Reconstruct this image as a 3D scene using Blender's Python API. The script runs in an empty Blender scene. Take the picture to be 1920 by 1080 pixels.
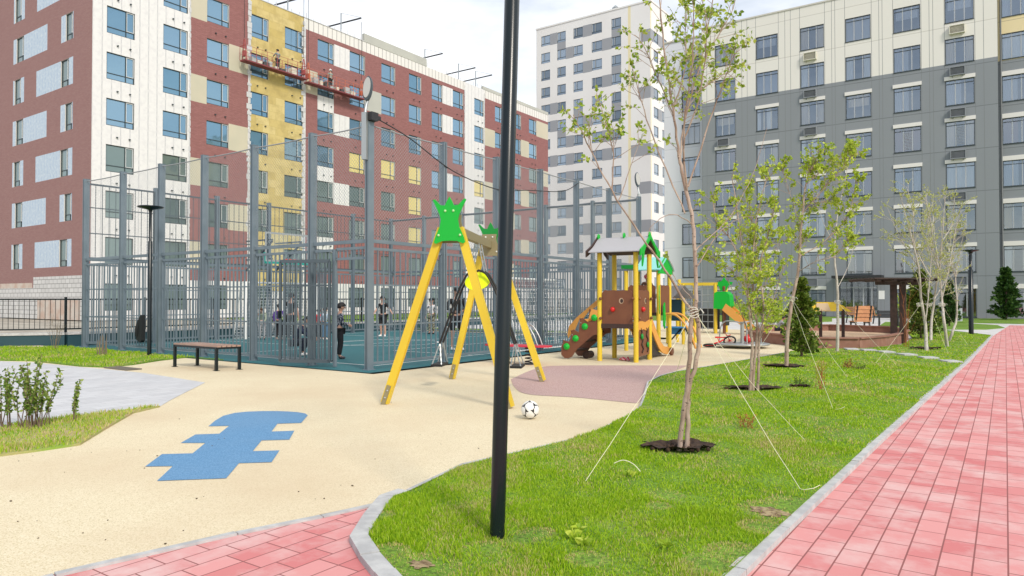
import bpy, math, random
import numpy as np
from mathutils import Vector, Matrix
R=random.Random(7)
C=bpy.context.scene.collection
# ------------------------------------------------------------------ camera, sky, sun, exposure
F=1328.;H=1.4;YAW=math.radians(34.86);PT=math.radians(.86)
sc=bpy.context.scene
cd=bpy.data.cameras.new('camera');cam=bpy.data.objects.new('camera',cd);C.objects.link(cam)
cd.sensor_width=36;cd.lens=36*F/1920;cd.clip_start=.1;cd.clip_end=2000
cam.location=(0,0,H);cam.rotation_euler=(math.radians(90)+PT,0,YAW);sc.camera=cam
SUN_EL=math.radians(38);SUN_AZ=math.radians(118)      # azimuth clockwise from +Y : the sun stands to the right and behind
w=bpy.data.worlds.new('World');sc.world=w;w.use_nodes=True
nt=w.node_tree;N=nt.nodes;L=nt.links;N.clear()
out=N.new('ShaderNodeOutputWorld');bg=N.new('ShaderNodeBackground');sky=N.new('ShaderNodeTexSky')
sky.sky_type='NISHITA';sky.sun_disc=False;sky.sun_elevation=SUN_EL;sky.sun_rotation=SUN_AZ
sky.air_density=1.0;sky.dust_density=1.5;sky.ozone_density=1.0
tc=N.new('ShaderNodeTexCoord');mp=N.new('ShaderNodeMapping');mp.inputs['Scale'].default_value=(1.0,1.0,2.6)
mp.inputs['Location'].default_value=(.35,.1,.2)
nz=N.new('ShaderNodeTexNoise');nz.inputs['Scale'].default_value=2.6;nz.inputs['Detail'].default_value=9;nz.inputs['Roughness'].default_value=.55
cr=N.new('ShaderNodeValToRGB');cr.color_ramp.elements[0].position=.36;cr.color_ramp.elements[1].position=.60
cr.color_ramp.elements[0].color=(.46,.46,.46,1)
n2=N.new('ShaderNodeTexNoise');n2.inputs['Scale'].default_value=4.5;n2.inputs['Detail'].default_value=6
c2=N.new('ShaderNodeValToRGB');c2.color_ramp.elements[0].position=.35;c2.color_ramp.elements[1].position=.65
c2.color_ramp.elements[0].color=(8.3,8.8,9.5,1);c2.color_ramp.elements[1].color=(10.2,10.2,10.1,1)
mx=N.new('ShaderNodeMix');mx.data_type='RGBA'
L.new(tc.outputs['Generated'],mp.inputs[0]);L.new(mp.outputs[0],nz.inputs['Vector']);L.new(mp.outputs[0],n2.inputs['Vector'])
L.new(nz.outputs[0],cr.inputs[0]);L.new(n2.outputs[0],c2.inputs[0]);
sp=N.new('ShaderNodeSeparateXYZ');L.new(tc.outputs['Generated'],sp.inputs[0])
mr=N.new('ShaderNodeMapRange');mr.inputs[1].default_value=-.6;mr.inputs[2].default_value=.5;mr.inputs[3].default_value=.5;mr.inputs[4].default_value=1;L.new(sp.outputs[1],mr.inputs[0])
mu=N.new('ShaderNodeMath');mu.operation='MULTIPLY';L.new(cr.outputs[0],mu.inputs[0]);L.new(mr.outputs[0],mu.inputs[1]);L.new(mu.outputs[0],mx.inputs[0])
L.new(sky.outputs[0],mx.inputs[6]);L.new(c2.outputs[0],mx.inputs[7]);L.new(mx.outputs[2],bg.inputs[0])
bg.inputs[1].default_value=.10;L.new(bg.outputs[0],out.inputs[0])
sd=bpy.data.lights.new('sun','SUN');sun=bpy.data.objects.new('sun',sd);C.objects.link(sun)
sd.energy=1.7;sd.angle=math.radians(10);sd.color=(1,.93,.82)
sdir=Vector((math.sin(SUN_AZ)*math.cos(SUN_EL),math.cos(SUN_AZ)*math.cos(SUN_EL),math.sin(SUN_EL)))
sun.rotation_euler=sdir.to_track_quat('Z','Y').to_euler();sun.location=sdir*60
sc.cycles.transparent_max_bounces=32
sc.view_settings.view_transform='Standard';sc.view_settings.look='None';sc.view_settings.exposure=.52;sc.view_settings.gamma=1
# ------------------------------------------------------------------ survey helpers: where a sight line meets the ground or a wall
fw=(-math.sin(YAW)*math.cos(PT),math.cos(YAW)*math.cos(PT),math.sin(PT));rt=(math.cos(YAW),math.sin(YAW),0)
upv=(math.sin(YAW)*math.sin(PT),-math.cos(YAW)*math.sin(PT),math.cos(PT))
def ray(x,y):
    a=(x-960)/F;b=(540-y)/F
    return [fw[i]+a*rt[i]+b*upv[i] for i in range(3)]
def G(x,y,z=0):
    d=ray(x,y);t=(z-H)/d[2];return (d[0]*t,d[1]*t)
def onX(x,y,X):
    d=ray(x,y);t=X/d[0];return (d[1]*t,H+d[2]*t)
def onY(x,y,Y):
    d=ray(x,y);t=Y/d[1];return (d[0]*t,H+d[2]*t)
def D(x,y,t):
    d=ray(x,y);return Vector((d[0]*t,d[1]*t,H+d[2]*t))
# ------------------------------------------------------------------ materials
def mat(name,c,c2=None,scale=4.,rough=.6,metal=0.,bump=0.,bscale=None,pos=False,detail=5,lo=.38,hi=.62,spec=.5,stretch=(1,1,1),coat=0):
    m=bpy.data.materials.new(name);m.use_nodes=True;t=m.node_tree;n=t.nodes;l=t.links;b=n['Principled BSDF']
    b.inputs['Base Color'].default_value=(*c,1);b.inputs['Roughness'].default_value=rough;b.inputs['Metallic'].default_value=metal
    b.inputs['Specular IOR Level'].default_value=spec;b.inputs['Coat Weight'].default_value=coat
    if c2 or bump:
        if pos: g=n.new('ShaderNodeNewGeometry');v=g.outputs['Position']
        else: g=n.new('ShaderNodeTexCoord');v=g.outputs['Object']
        mm=n.new('ShaderNodeMapping');mm.inputs['Scale'].default_value=stretch;l.new(v,mm.inputs[0]);v=mm.outputs[0]
    if c2:
        z=n.new('ShaderNodeTexNoise');z.inputs['Scale'].default_value=scale;z.inputs['Detail'].default_value=detail;l.new(v,z.inputs['Vector'])
        r=n.new('ShaderNodeValToRGB');r.color_ramp.elements[0].position=lo;r.color_ramp.elements[1].position=hi
        r.color_ramp.elements[0].color=(*c,1);r.color_ramp.elements[1].color=(*c2,1)
        l.new(z.outputs[0],r.inputs[0]);l.new(r.outputs[0],b.inputs['Base Color'])
    if bump:
        z=n.new('ShaderNodeTexNoise');z.inputs['Scale'].default_value=bscale or scale*6;z.inputs['Detail'].default_value=3;l.new(v,z.inputs['Vector'])
        k=n.new('ShaderNodeBump');k.inputs['Strength'].default_value=bump;k.inputs['Distance'].default_value=.01
        l.new(z.outputs[0],k.inputs['Height']);l.new(k.outputs[0],b.inputs['Normal'])
    return m
def speck(name,cols,scale,rough=.85,big=None,bscale=.7,bamt=.5,bump=.4):
    """granular surface: voronoi grains in several colours, slow stains on top"""
    m=bpy.data.materials.new(name);m.use_nodes=True;t=m.node_tree;n=t.nodes;l=t.links;b=n['Principled BSDF'];b.inputs['Roughness'].default_value=rough
    b.inputs['Specular IOR Level'].default_value=.25
    g=n.new('ShaderNodeNewGeometry');v=n.new('ShaderNodeTexVoronoi');v.inputs['Scale'].default_value=scale;l.new(g.outputs['Position'],v.inputs['Vector'])
    s=n.new('ShaderNodeSeparateColor');l.new(v.outputs['Color'],s.inputs[0])
    r=n.new('ShaderNodeValToRGB');e=r.color_ramp.elements
    while len(e)<len(cols): e.new(.5)
    for i,c in enumerate(cols): e[i].position=i/(len(cols)-1);e[i].color=(*c,1)
    l.new(s.outputs[0],r.inputs[0]);col=r.outputs[0]
    z=n.new('ShaderNodeTexNoise');z.inputs['Scale'].default_value=bscale;z.inputs['Detail'].default_value=6;z.inputs['Roughness'].default_value=.6;l.new(g.outputs['Position'],z.inputs['Vector'])
    rr=n.new('ShaderNodeValToRGB');rr.color_ramp.elements[0].position=.42;rr.color_ramp.elements[1].position=.68
    rr.color_ramp.elements[0].color=(0,0,0,1);rr.color_ramp.elements[1].color=(bamt,bamt,bamt,1);l.new(z.outputs[0],rr.inputs[0])
    mxn=n.new('ShaderNodeMix');mxn.data_type='RGBA';mxn.inputs[7].default_value=(*(big or cols[0]),1)
    l.new(rr.outputs[0],mxn.inputs[0]);l.new(col,mxn.inputs[6]);l.new(mxn.outputs[2],b.inputs['Base Color'])
    k=n.new('ShaderNodeBump');k.inputs['Strength'].default_value=bump;k.inputs['Distance'].default_value=.004
    l.new(v.outputs['Distance'],k.inputs['Height']);l.new(k.outputs[0],b.inputs['Normal'])
    return m
def brickmat(name,c1,c2,mortar,w,h,ms=.01,uv=True,rough=.8,bump=.5,off=.5,stain=None,stscale=1.5,stamt=.5,swap=False,freq=2):
    m=bpy.data.materials.new(name);m.use_nodes=True;t=m.node_tree;n=t.nodes;l=t.links;b=n['Principled BSDF'];b.inputs['Roughness'].default_value=rough
    b.inputs['Specular IOR Level'].default_value=.3
    if uv: g=n.new('ShaderNodeUVMap');v=g.outputs[0]
    else: g=n.new('ShaderNodeNewGeometry');v=g.outputs['Position']
    if swap:
        mm=n.new('ShaderNodeMapping');mm.inputs['Rotation'].default_value=(0,0,math.radians(90));l.new(v,mm.inputs[0]);vv=mm.outputs[0]
    else: vv=v
    k=n.new('ShaderNodeTexBrick');k.inputs['Scale'].default_value=1;k.inputs['Brick Width'].default_value=w;k.inputs['Row Height'].default_value=h
    k.inputs['Mortar Size'].default_value=ms;k.inputs['Mortar Smooth'].default_value=.2;k.offset=off;k.offset_frequency=freq
    k.inputs['Color1'].default_value=(*c1,1);k.inputs['Color2'].default_value=(*c2,1);k.inputs['Mortar'].default_value=(*mortar,1);k.inputs['Bias'].default_value=0
    l.new(vv,k.inputs['Vector']);col=k.outputs[0]
    if stain:
        z=n.new('ShaderNodeTexNoise');z.inputs['Scale'].default_value=stscale;z.inputs['Detail'].default_value=8;z.inputs['Roughness'].default_value=.65;l.new(v,z.inputs['Vector'])
        rr=n.new('ShaderNodeValToRGB');rr.color_ramp.elements[0].position=.45;rr.color_ramp.elements[1].position=.7
        rr.color_ramp.elements[0].color=(0,0,0,1);rr.color_ramp.elements[1].color=(stamt,)*3+(1,);l.new(z.outputs[0],rr.inputs[0])
        q=n.new('ShaderNodeMix');q.data_type='RGBA';q.inputs[7].default_value=(*stain,1);l.new(rr.outputs[0],q.inputs[0]);l.new(col,q.inputs[6]);col=q.outputs[2]
        q2=n.new('ShaderNodeMix');q2.data_type='RGBA';q2.inputs[7].default_value=(*mortar,1);l.new(k.outputs['Fac'],q2.inputs[0]);l.new(col,q2.inputs[6]);col=q2.outputs[2]
    l.new(col,b.inputs['Base Color'])
    bb=n.new('ShaderNodeBump');bb.inputs['Strength'].default_value=bump;bb.inputs['Distance'].default_value=.006;bb.invert=True
    l.new(k.outputs['Fac'],bb.inputs['Height']);l.new(bb.outputs[0],b.inputs['Normal'])
    return m
def stripes(name,c,c2,period,duty=.2,rough=.7,axis=0,noise=.0,nsc=1.2,c3=None):
    """sheet material with narrow vertical battens, in wall metres"""
    m=bpy.data.materials.new(name);m.use_nodes=True;t=m.node_tree;n=t.nodes;l=t.links;b=n['Principled BSDF'];b.inputs['Roughness'].default_value=rough
    g=n.new('ShaderNodeUVMap');s=n.new('ShaderNodeSeparateXYZ');l.new(g.outputs[0],s.inputs[0])
    z=n.new('ShaderNodeTexNoise');z.inputs['Scale'].default_value=nsc;z.inputs['Detail'].default_value=5;l.new(g.outputs[0],z.inputs['Vector'])
    a=n.new('ShaderNodeMath');a.operation='MULTIPLY_ADD';l.new(z.outputs[0],a.inputs[0]);a.inputs[1].default_value=noise;l.new(s.outputs[axis],a.inputs[2])
    d=n.new('ShaderNodeMath');d.operation='DIVIDE';l.new(a.outputs[0],d.inputs[0]);d.inputs[1].default_value=period
    f=n.new('ShaderNodeMath');f.operation='FRACT';l.new(d.outputs[0],f.inputs[0])
    e=n.new('ShaderNodeMath');e.operation='LESS_THAN';l.new(f.outputs[0],e.inputs[0]);e.inputs[1].default_value=duty
    q=n.new('ShaderNodeMix');q.data_type='RGBA';q.inputs[6].default_value=(*c,1);q.inputs[7].default_value=(*c2,1);l.new(e.outputs[0],q.inputs[0]);col=q.outputs[2]
    if c3:
        z2=n.new('ShaderNodeTexNoise');z2.inputs['Scale'].default_value=nsc*1.7;z2.inputs['Detail'].default_value=7;l.new(g.outputs[0],z2.inputs['Vector'])
        r=n.new('ShaderNodeValToRGB');r.color_ramp.elements[0].position=.45;r.color_ramp.elements[1].position=.7;l.new(z2.outputs[0],r.inputs[0])
        q3=n.new('ShaderNodeMix');q3.data_type='RGBA';q3.inputs[7].default_value=(*c3,1);l.new(r.outputs[0],q3.inputs[0]);l.new(col,q3.inputs[6]);col=q3.outputs[2]
    l.new(col,b.inputs['Base Color'])
    k=n.new('ShaderNodeBump');k.inputs['Strength'].default_value=.5;k.inputs['Distance'].default_value=.02;l.new(e.outputs[0],k.inputs['Height']);l.new(k.outputs[0],b.inputs['Normal'])
    return m
def glassmat(name,c,c2,rough=.03,spec=1.0,metal=.35):
    m=bpy.data.materials.new(name);m.use_nodes=True;t=m.node_tree;n=t.nodes;l=t.links;b=n['Principled BSDF']
    o=n.new('ShaderNodeObjectInfo');r=n.new('ShaderNodeValToRGB');r.color_ramp.elements[0].color=(*c,1);r.color_ramp.elements[1].color=(*c2,1)
    l.new(o.outputs['Random'],r.inputs[0]);l.new(r.outputs[0],b.inputs['Base Color'])
    b.inputs['Roughness'].default_value=rough;b.inputs['IOR'].default_value=1.6;b.inputs['Metallic'].default_value=metal
    g=n.new('ShaderNodeTexCoord');z=n.new('ShaderNodeTexNoise');z.inputs['Scale'].default_value=.8;l.new(g.outputs['Object'],z.inputs['Vector'])
    k=n.new('ShaderNodeBump');k.inputs['Strength'].default_value=.15;k.inputs['Distance'].default_value=.03;l.new(z.outputs[0],k.inputs['Height']);l.new(k.outputs[0],b.inputs['Normal'])
    return m
def clearglass(name,tint=(.95,.97,1),base=.21):
    m=bpy.data.materials.new(name);m.use_nodes=True;t=m.node_tree;n=t.nodes;l=t.links;n.remove(n['Principled BSDF'])
    o=n['Material Output'];tr=n.new('ShaderNodeBsdfTransparent');tr.inputs[0].default_value=(*tint,1);gl=n.new('ShaderNodeBsdfGlossy');gl.inputs['Roughness'].default_value=.02;gl.inputs[0].default_value=(.80,.90,1,1)
    fr=n.new('ShaderNodeFresnel');fr.inputs[0].default_value=1.75;mxx=n.new('ShaderNodeMixShader')
    a=n.new('ShaderNodeMath');a.operation='MULTIPLY_ADD';a.inputs[1].default_value=1.1;a.inputs[2].default_value=base;l.new(fr.outputs[0],a.inputs[0])
    l.new(a.outputs[0],mxx.inputs[0]);l.new(tr.outputs[0],mxx.inputs[1]);l.new(gl.outputs[0],mxx.inputs[2]);l.new(mxx.outputs[0],o.inputs[0]);return m
def netmat(name,c,period,duty,diag=True):
    m=bpy.data.materials.new(name);m.use_nodes=True;t=m.node_tree;n=t.nodes;l=t.links;b=n['Principled BSDF'];b.inputs['Base Color'].default_value=(*c,1);b.inputs['Roughness'].default_value=.7
    g=n.new('ShaderNodeUVMap');s=n.new('ShaderNodeSeparateXYZ');l.new(g.outputs[0],s.inputs[0])
    def line(op):
        if diag: a=n.new('ShaderNodeMath');a.operation=op;l.new(s.outputs[0],a.inputs[0]);l.new(s.outputs[1],a.inputs[1]);v=a.outputs[0]
        else: v=s.outputs[0 if op=='ADD' else 1]
        d=n.new('ShaderNodeMath');d.operation='DIVIDE';l.new(v,d.inputs[0]);d.inputs[1].default_value=period
        f=n.new('ShaderNodeMath');f.operation='FRACT';l.new(d.outputs[0],f.inputs[0])
        e=n.new('ShaderNodeMath');e.operation='LESS_THAN';l.new(f.outputs[0],e.inputs[0]);e.inputs[1].default_value=duty;return e.outputs[0]
    x=n.new('ShaderNodeMath');x.operation='MAXIMUM';l.new(line('ADD'),x.inputs[0]);l.new(line('SUBTRACT'),x.inputs[1]);l.new(x.outputs[0],b.inputs['Alpha']);return m
# ------------------------------------------------------------------ mesh helpers
class MB:
    def __init__(s): s.v=[];s.f=[];s.m=[];s.uv={};s.sm=[]
    def face(s,pts,mi=0,uv=None,smooth=False):
        b=len(s.v);s.v+= [tuple(p) for p in pts];s.f.append(tuple(range(b,b+len(pts))));s.m.append(mi);s.sm.append(smooth)
        if uv: s.uv[len(s.f)-1]=uv
        return s
    def mesh(s,vs,fs,mi=0,smooth=False):
        b=len(s.v);s.v+=[tuple(p) for p in vs]
        for f in fs: s.f.append(tuple(i+b for i in f));s.m.append(mi);s.sm.append(smooth)
        return s
    def box(s,a,b,mi=0):
        x0,y0,z0=[min(a[i],b[i]) for i in range(3)];x1,y1,z1=[max(a[i],b[i]) for i in range(3)]
        return s.mesh([(x0,y0,z0),(x1,y0,z0),(x1,y1,z0),(x0,y1,z0),(x0,y0,z1),(x1,y0,z1),(x1,y1,z1),(x0,y1,z1)],
            [(0,3,2,1),(4,5,6,7),(0,1,5,4),(1,2,6,5),(2,3,7,6),(3,0,4,7)],mi)
    def bar(s,p,q,w,h=None,mi=0,up=(0,0,1)):
        p=Vector(p);q=Vector(q);h=h or w;d=(q-p).normalized();u=Vector(up)
        if abs(d.dot(u))>.98: u=Vector((0,1,0))
        x=d.cross(u).normalized()*w/2;y=x.cross(d).normalized()*h/2
        vs=[p-x-y,p+x-y,p+x+y,p-x+y,q-x-y,q+x-y,q+x+y,q-x+y]
        return s.mesh(vs,[(0,3,2,1),(4,5,6,7),(0,1,5,4),(1,2,6,5),(2,3,7,6),(3,0,4,7)],mi)
    def tube(s,pts,r,n=8,mi=0,cap=True):
        pts=[Vector(p) for p in pts];rs=r if isinstance(r,(list,tuple)) else [r]*len(pts);rings=[];prev=None
        for i,p in enumerate(pts):
            d=(pts[min(i+1,len(pts)-1)]-pts[max(i-1,0)]).normalized()
            if prev is None:
                u=Vector((0,0,1)) if abs(d.z)<.9 else Vector((1,0,0));x=d.cross(u).normalized()
            else:
                x=(prev-d*prev.dot(d)).normalized()
            prev=x;y=d.cross(x);rings.append([p+(x*math.cos(2*math.pi*k/n)+y*math.sin(2*math.pi*k/n))*rs[i] for k in range(n)])
        vs=[v for g in rings for v in g];fs=[]
        for i in range(len(pts)-1):
            for k in range(n): fs.append((i*n+k,i*n+(k+1)%n,(i+1)*n+(k+1)%n,(i+1)*n+k))
        s.mesh(vs,fs,mi,True)
        if cap: s.mesh(rings[0][::-1],[tuple(range(n))],mi);s.mesh(rings[-1],[tuple(range(n))],mi)
        return s
    def ball(s,c,r,nu=12,nv=8,mi=0,sc_=(1,1,1)):
        c=Vector(c);vs=[c+Vector((0,0,-r*sc_[2]))];fs=[]
        for j in range(1,nv):
            a=-math.pi/2+math.pi*j/nv
            for i in range(nu):
                b=2*math.pi*i/nu;vs.append(c+Vector((math.cos(a)*math.cos(b)*r*sc_[0],math.cos(a)*math.sin(b)*r*sc_[1],math.sin(a)*r*sc_[2])))
        vs.append(c+Vector((0,0,r*sc_[2])));t=len(vs)-1
        for i in range(nu):
            fs.append((0,1+(i+1)%nu,1+i));fs.append((t,t-nu+i,t-nu+(i+1)%nu))
            for j in range(nv-2): fs.append((1+j*nu+i,1+j*nu+(i+1)%nu,1+(j+1)*nu+(i+1)%nu,1+(j+1)*nu+i))
        return s.mesh(vs,fs,mi,True)
    def lathe(s,c,prof,n=16,mi=0,axis='z'):
        c=Vector(c);vs=[];fs=[]
        for r,z in prof:
            for k in range(n):
                a=2*math.pi*k/n;p=(r*math.cos(a),r*math.sin(a),z)
                if axis=='x': p=(z,p[0],p[1])
                if axis=='y': p=(p[0],z,p[1])
                vs.append(c+Vector(p))
        for i in range(len(prof)-1):
            for k in range(n): fs.append((i*n+k,i*n+(k+1)%n,(i+1)*n+(k+1)%n,(i+1)*n+k))
        s.mesh(vs,fs,mi,True);s.mesh(vs[:n][::-1],[tuple(range(n))],mi);s.mesh(vs[-n:],[tuple(range(n))],mi);return s
    def prism(s,poly,O,U,V,th,mi=0,mi2=None):
        """outline poly in plane (O,U,V), extruded both ways by th/2"""
        O=Vector(O);U=Vector(U);V=Vector(V);W=U.cross(V).normalized()*th/2;n=len(poly)
        a=[O+U*x+V*y+W for x,y in poly];b=[O+U*x+V*y-W for x,y in poly]
        from mathutils.geometry import tessellate_polygon
        tr=tessellate_polygon([[Vector((x,y,0)) for x,y in poly]])
        def ori(t):
            (x0,y0),(x1,y1),(x2,y2)=[poly[i] for i in t]
            return t if (x1-x0)*(y2-y0)-(x2-x0)*(y1-y0)>0 else (t[0],t[2],t[1])
        tr=[ori(t) for t in tr]
        s.mesh(a,tr,mi);s.mesh(b,[(t[0],t[2],t[1]) for t in tr],mi)
        ar=sum(poly[i][0]*poly[(i+1)%n][1]-poly[(i+1)%n][0]*poly[i][1] for i in range(n))
        fs=[((i+1)%n,i,i+n,(i+1)%n+n) if ar>0 else (i,(i+1)%n,(i+1)%n+n,i+n) for i in range(n)]
        return s.mesh(a+b,fs,mi if mi2 is None else mi2)
    def build(s,name,mats,parent=None,world=False,bevel=0):
        me=bpy.data.meshes.new(name);me.from_pydata(s.v,[],s.f)
        for m in (mats if isinstance(mats,(list,tuple)) else [mats]): me.materials.append(m)
        me.polygons.foreach_set('material_index',s.m);me.polygons.foreach_set('use_smooth',s.sm)
        if s.uv:
            ul=me.uv_layers.new(name='UVMap')
            for fi,uv in s.uv.items():
                for k,li in enumerate(me.polygons[fi].loop_indices): ul.data[li].uv=uv[k]
        me.update()
        o=bpy.data.objects.new(name,me);C.objects.link(o)
        if parent is not None:
            o.parent=parent
            if world: me.transform(WM(parent).inverted())
        if bevel:
            b=o.modifiers.new('bevel','BEVEL');b.width=bevel;b.segments=2;b.limit_method='ANGLE'
        return o
def WM(o):
    m=Matrix.LocRotScale(o.location,o.rotation_euler,o.scale)
    return WM(o.parent)@m if o.parent else m
def tag(o,label=None,cat=None,group=None,kind=None):
    if label: o['label']=label
    if cat: o['category']=cat
    if group: o['group']=group
    if kind: o['kind']=kind
    return o
def thing(name,label,cat,loc=(0,0,0),rz=0,group=None):
    o=bpy.data.objects.new(name,None);C.objects.link(o);o.empty_display_size=.3;o.location=loc;o.rotation_euler=(0,0,rz);return tag(o,label,cat,group)
def copy_tree(o,parent=None):
    c=o.copy();C.objects.link(c)
    if parent is not None: c.parent=parent
    for ch in [k for k in o.children]: copy_tree(ch,c)
    return c
def rect(z,zz,w,h): return [(z,w),(zz,w),(zz,h),(z,h)]
def sheet(name,poly,z,m,kind='structure',label=None,skirt=0):
    s=MB();th=skirt or .002
    from mathutils.geometry import tessellate_polygon
    n=len(poly);vs=[(x,y,z) for x,y in poly];tr=tessellate_polygon([[Vector((x,y,0)) for x,y in poly]])
    fs=[]
    for t in tr:
        (x0,y0),(x1,y1),(x2,y2)=[poly[i] for i in t]
        fs.append(t if (x1-x0)*(y2-y0)-(x2-x0)*(y1-y0)>0 else (t[0],t[2],t[1]))
    s.mesh(vs,fs)
    if skirt:
        s.mesh(vs+[(x,y,z-skirt) for x,y in poly],[((i+1)%n,i,i+n,(i+1)%n+n) for i in range(n)])
    o=s.build(name,m);return tag(o,label,kind=kind)
def smooth_path(pts,sub=6):
    pts=[Vector(p) for p in pts];out=[]
    for i in range(len(pts)-1):
        p0=pts[max(i-1,0)];p1=pts[i];p2=pts[i+1];p3=pts[min(i+2,len(pts)-1)]
        for k in range(sub):
            t=k/sub;out.append(.5*((2*p1)+(p2-p0)*t+(2*p0-5*p1+4*p2-p3)*t*t+(3*p1-p0-3*p2+p3)*t**3))
    out.append(pts[-1]);return out
# ------------------------------------------------------------------ palette
m_steel=mat('fence steel',(.16,.205,.24),(.19,.235,.27),3,.45,.3)
m_steeld=mat('dark fence steel',(.08,.105,.125),rough=.5,metal=.3)
m_black=mat('black coated steel',(.005,.011,.014),rough=.25,spec=.4)
m_blackm=mat('black steel',(.02,.02,.022),rough=.5)
m_yel=mat('yellow post',(.78,.57,.04),(.68,.47,.03),2,.45,stretch=(1,1,.2))
m_oran=mat('orange board',(.72,.34,.07),rough=.45)
m_grn=mat('green board',(.0,.42,.03),rough=.45)
m_grnd=mat('dark green board',(.0,.25,.03),rough=.45)
m_brn=mat('brown board',(.20,.075,.035),(.17,.06,.03),3,.5)
m_dbrn=mat('dark brown deck',(.05,.025,.02),rough=.6)
m_red=mat('red plastic',(.62,.015,.015),rough=.3)
m_oliv=mat('olive plate',(.26,.22,.12),rough=.5)
m_white=mat('white paint',(.8,.8,.78),rough=.5)
m_galv=mat('galvanised metal',(.42,.44,.44),rough=.35,metal=.6)
m_wood=mat('bench slats',(.42,.28,.22),(.33,.21,.16),6,.6,stretch=(1,1,8))
m_wood2=mat('timber slats',(.62,.30,.14),(.5,.22,.10),6,.55)
m_dwood=mat('dark stained timber',(.055,.028,.022),(.03,.016,.012),8,.6,bump=.3)
m_teal=mat('teal paint',(.01,.30,.26),rough=.5)
m_roofg=mat('grey play roof',(.40,.39,.40),rough=.5)
# ------------------------------------------------------------------ ground
m_rub=speck('yellow rubber granules',[(.54,.45,.27),(.72,.62,.43),(.78,.69,.51),(.66,.56,.37)],150,.9,(.60,.47,.31),.5,.6)
m_mauve=speck('mauve rubber granules',[(.30,.17,.15),(.48,.33,.31),(.58,.42,.39),(.40,.26,.24)],130,.9,(.45,.33,.30),.6,.4)
m_blue=speck('blue rubber granules',[(.08,.20,.36),(.12,.27,.46),(.17,.34,.54),(.10,.23,.40)],150,.9,(.20,.32,.46),.6,.3)
m_court=speck('teal court rubber',[(.02,.10,.115),(.035,.145,.16),(.05,.18,.195),(.028,.12,.14)],90,.75,(.05,.16,.18),.4,.4)
m_pave=brickmat('red pavers',(.58,.18,.18),(.68,.31,.30),(.28,.10,.095),.255,.152,.0045,uv=False,swap=True,stain=(.68,.48,.46),stscale=2.3,stamt=.85,off=.37,freq=3)
m_gpave=brickmat('grey pavers',(.50,.50,.51),(.58,.58,.59),(.40,.40,.41),.3,.2,.004,uv=False,swap=True,stain=(.62,.61,.60),stscale=1,stamt=.5)
m_kerb=mat('concrete kerb',(.40,.40,.40),(.52,.52,.51),9,.85,bump=.3,pos=True)
m_soil=mat('soil',(.09,.05,.025),(.20,.13,.07),9,.95,bump=1.,bscale=30,pos=True)
m_dirt=mat('site ground',(.30,.27,.22),(.45,.41,.34),.6,.95,bump=.5,pos=True)
def lawnmat():
    m=mat('lawn turf',(.10,.21,.012),(.19,.32,.025),1.6,.95,pos=True,detail=9,bump=.9,bscale=60,lo=.3,hi=.7)
    t=m.node_tree;n=t.nodes;l=t.links;b=n['Principled BSDF'];src=b.inputs['Base Color'].links[0].from_socket
    g=n.new('ShaderNodeNewGeometry')
    z=n.new('ShaderNodeTexNoise');z.inputs['Scale'].default_value=.9;z.inputs['Detail'].default_value=10;z.inputs['Roughness'].default_value=.7;l.new(g.outputs['Position'],z.inputs['Vector'])
    r=n.new('ShaderNodeValToRGB');r.color_ramp.elements[0].position=.55;r.color_ramp.elements[1].position=.68;r.color_ramp.elements[1].color=(.8,.8,.8,1);l.new(z.outputs[0],r.inputs[0])
    q=n.new('ShaderNodeMix');q.data_type='RGBA';q.inputs[7].default_value=(.32,.27,.10,1);l.new(r.outputs[0],q.inputs[0]);l.new(src,q.inputs[6])
    z=n.new('ShaderNodeTexNoise');z.inputs['Scale'].default_value=45;z.inputs['Detail'].default_value=3;l.new(g.outputs['Position'],z.inputs['Vector'])
    r=n.new('ShaderNodeValToRGB');r.color_ramp.elements[0].position=.35;r.color_ramp.elements[1].position=.65;r.color_ramp.elements[0].color=(.55,.55,.55,1);r.color_ramp.elements[1].color=(1.3,1.3,1.3,1);l.new(z.outputs[0],r.inputs[0])
    q2=n.new('ShaderNodeMix');q2.data_type='RGBA';q2.blend_type='MULTIPLY';q2.inputs[0].default_value=1;l.new(q.outputs[2],q2.inputs[6]);l.new(r.outputs[0],q2.inputs[7]);l.new(q2.outputs[2],b.inputs['Base Color']);return m
m_lawn=lawnmat()
m_lawnd=mat('dry lawn turf',(.24,.36,.05),(.42,.34,.17),2.2,.95,pos=True,detail=9,bump=.9,bscale=60,lo=.36,hi=.6)
sheet('ground',[(-400,-60),(400,-60),(400,600),(-400,600)],-.06,m_dirt)
sheet('pavement',[(-6,-8),(2.6,-8),(2.6,46)]+[G(1893,610),G(1862,630),G(1850,645),(-.9,16),(-2,10),(-6,8)],0,m_pave,skirt=.05)
# yellow rubber surface
rubl=[G(100,1078),G(440,1000),G(735,937),G(765,930),G(870,880),G(1060,835),G(1180,785),G(1210,750),G(1217,720),G(1270,700),G(1370,683),G(1480,662),(-4.5,20.5),(-4.4,24)]
sheet('playground_surface',[(-4.9,-8),(-4.5,-1)]+rubl+[(-4.6,31),(-15,33),(-15,24),(-9.6,24),(-9.6,9.3),(-24,9.3),(-24,-8)],.004,m_rub)
sheet('court_surface',[(-22.3,9.35),(-9.75,9.35),(-9.75,22.9),(-22.3,22.9)],.012,m_court)
mauve=smooth_path([G(*p)+(0,) for p in [(958,712),(1005,692),(1060,686),(1290,686)]],5)+[Vector(G(1240,706)+(0,)),Vector(G(1216,722)+(0,)),Vector(G(1210,745)+(0,)),Vector(G(1196,757)+(0,))]+smooth_path([G(*p)+(0,) for p in [(1190,757),(1080,746),(990,740),(965,727),(958,712)]],5)[1:-1]
sheet('mauve_surface',[(p.x,p.y) for p in mauve],.008,m_mauve)
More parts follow.
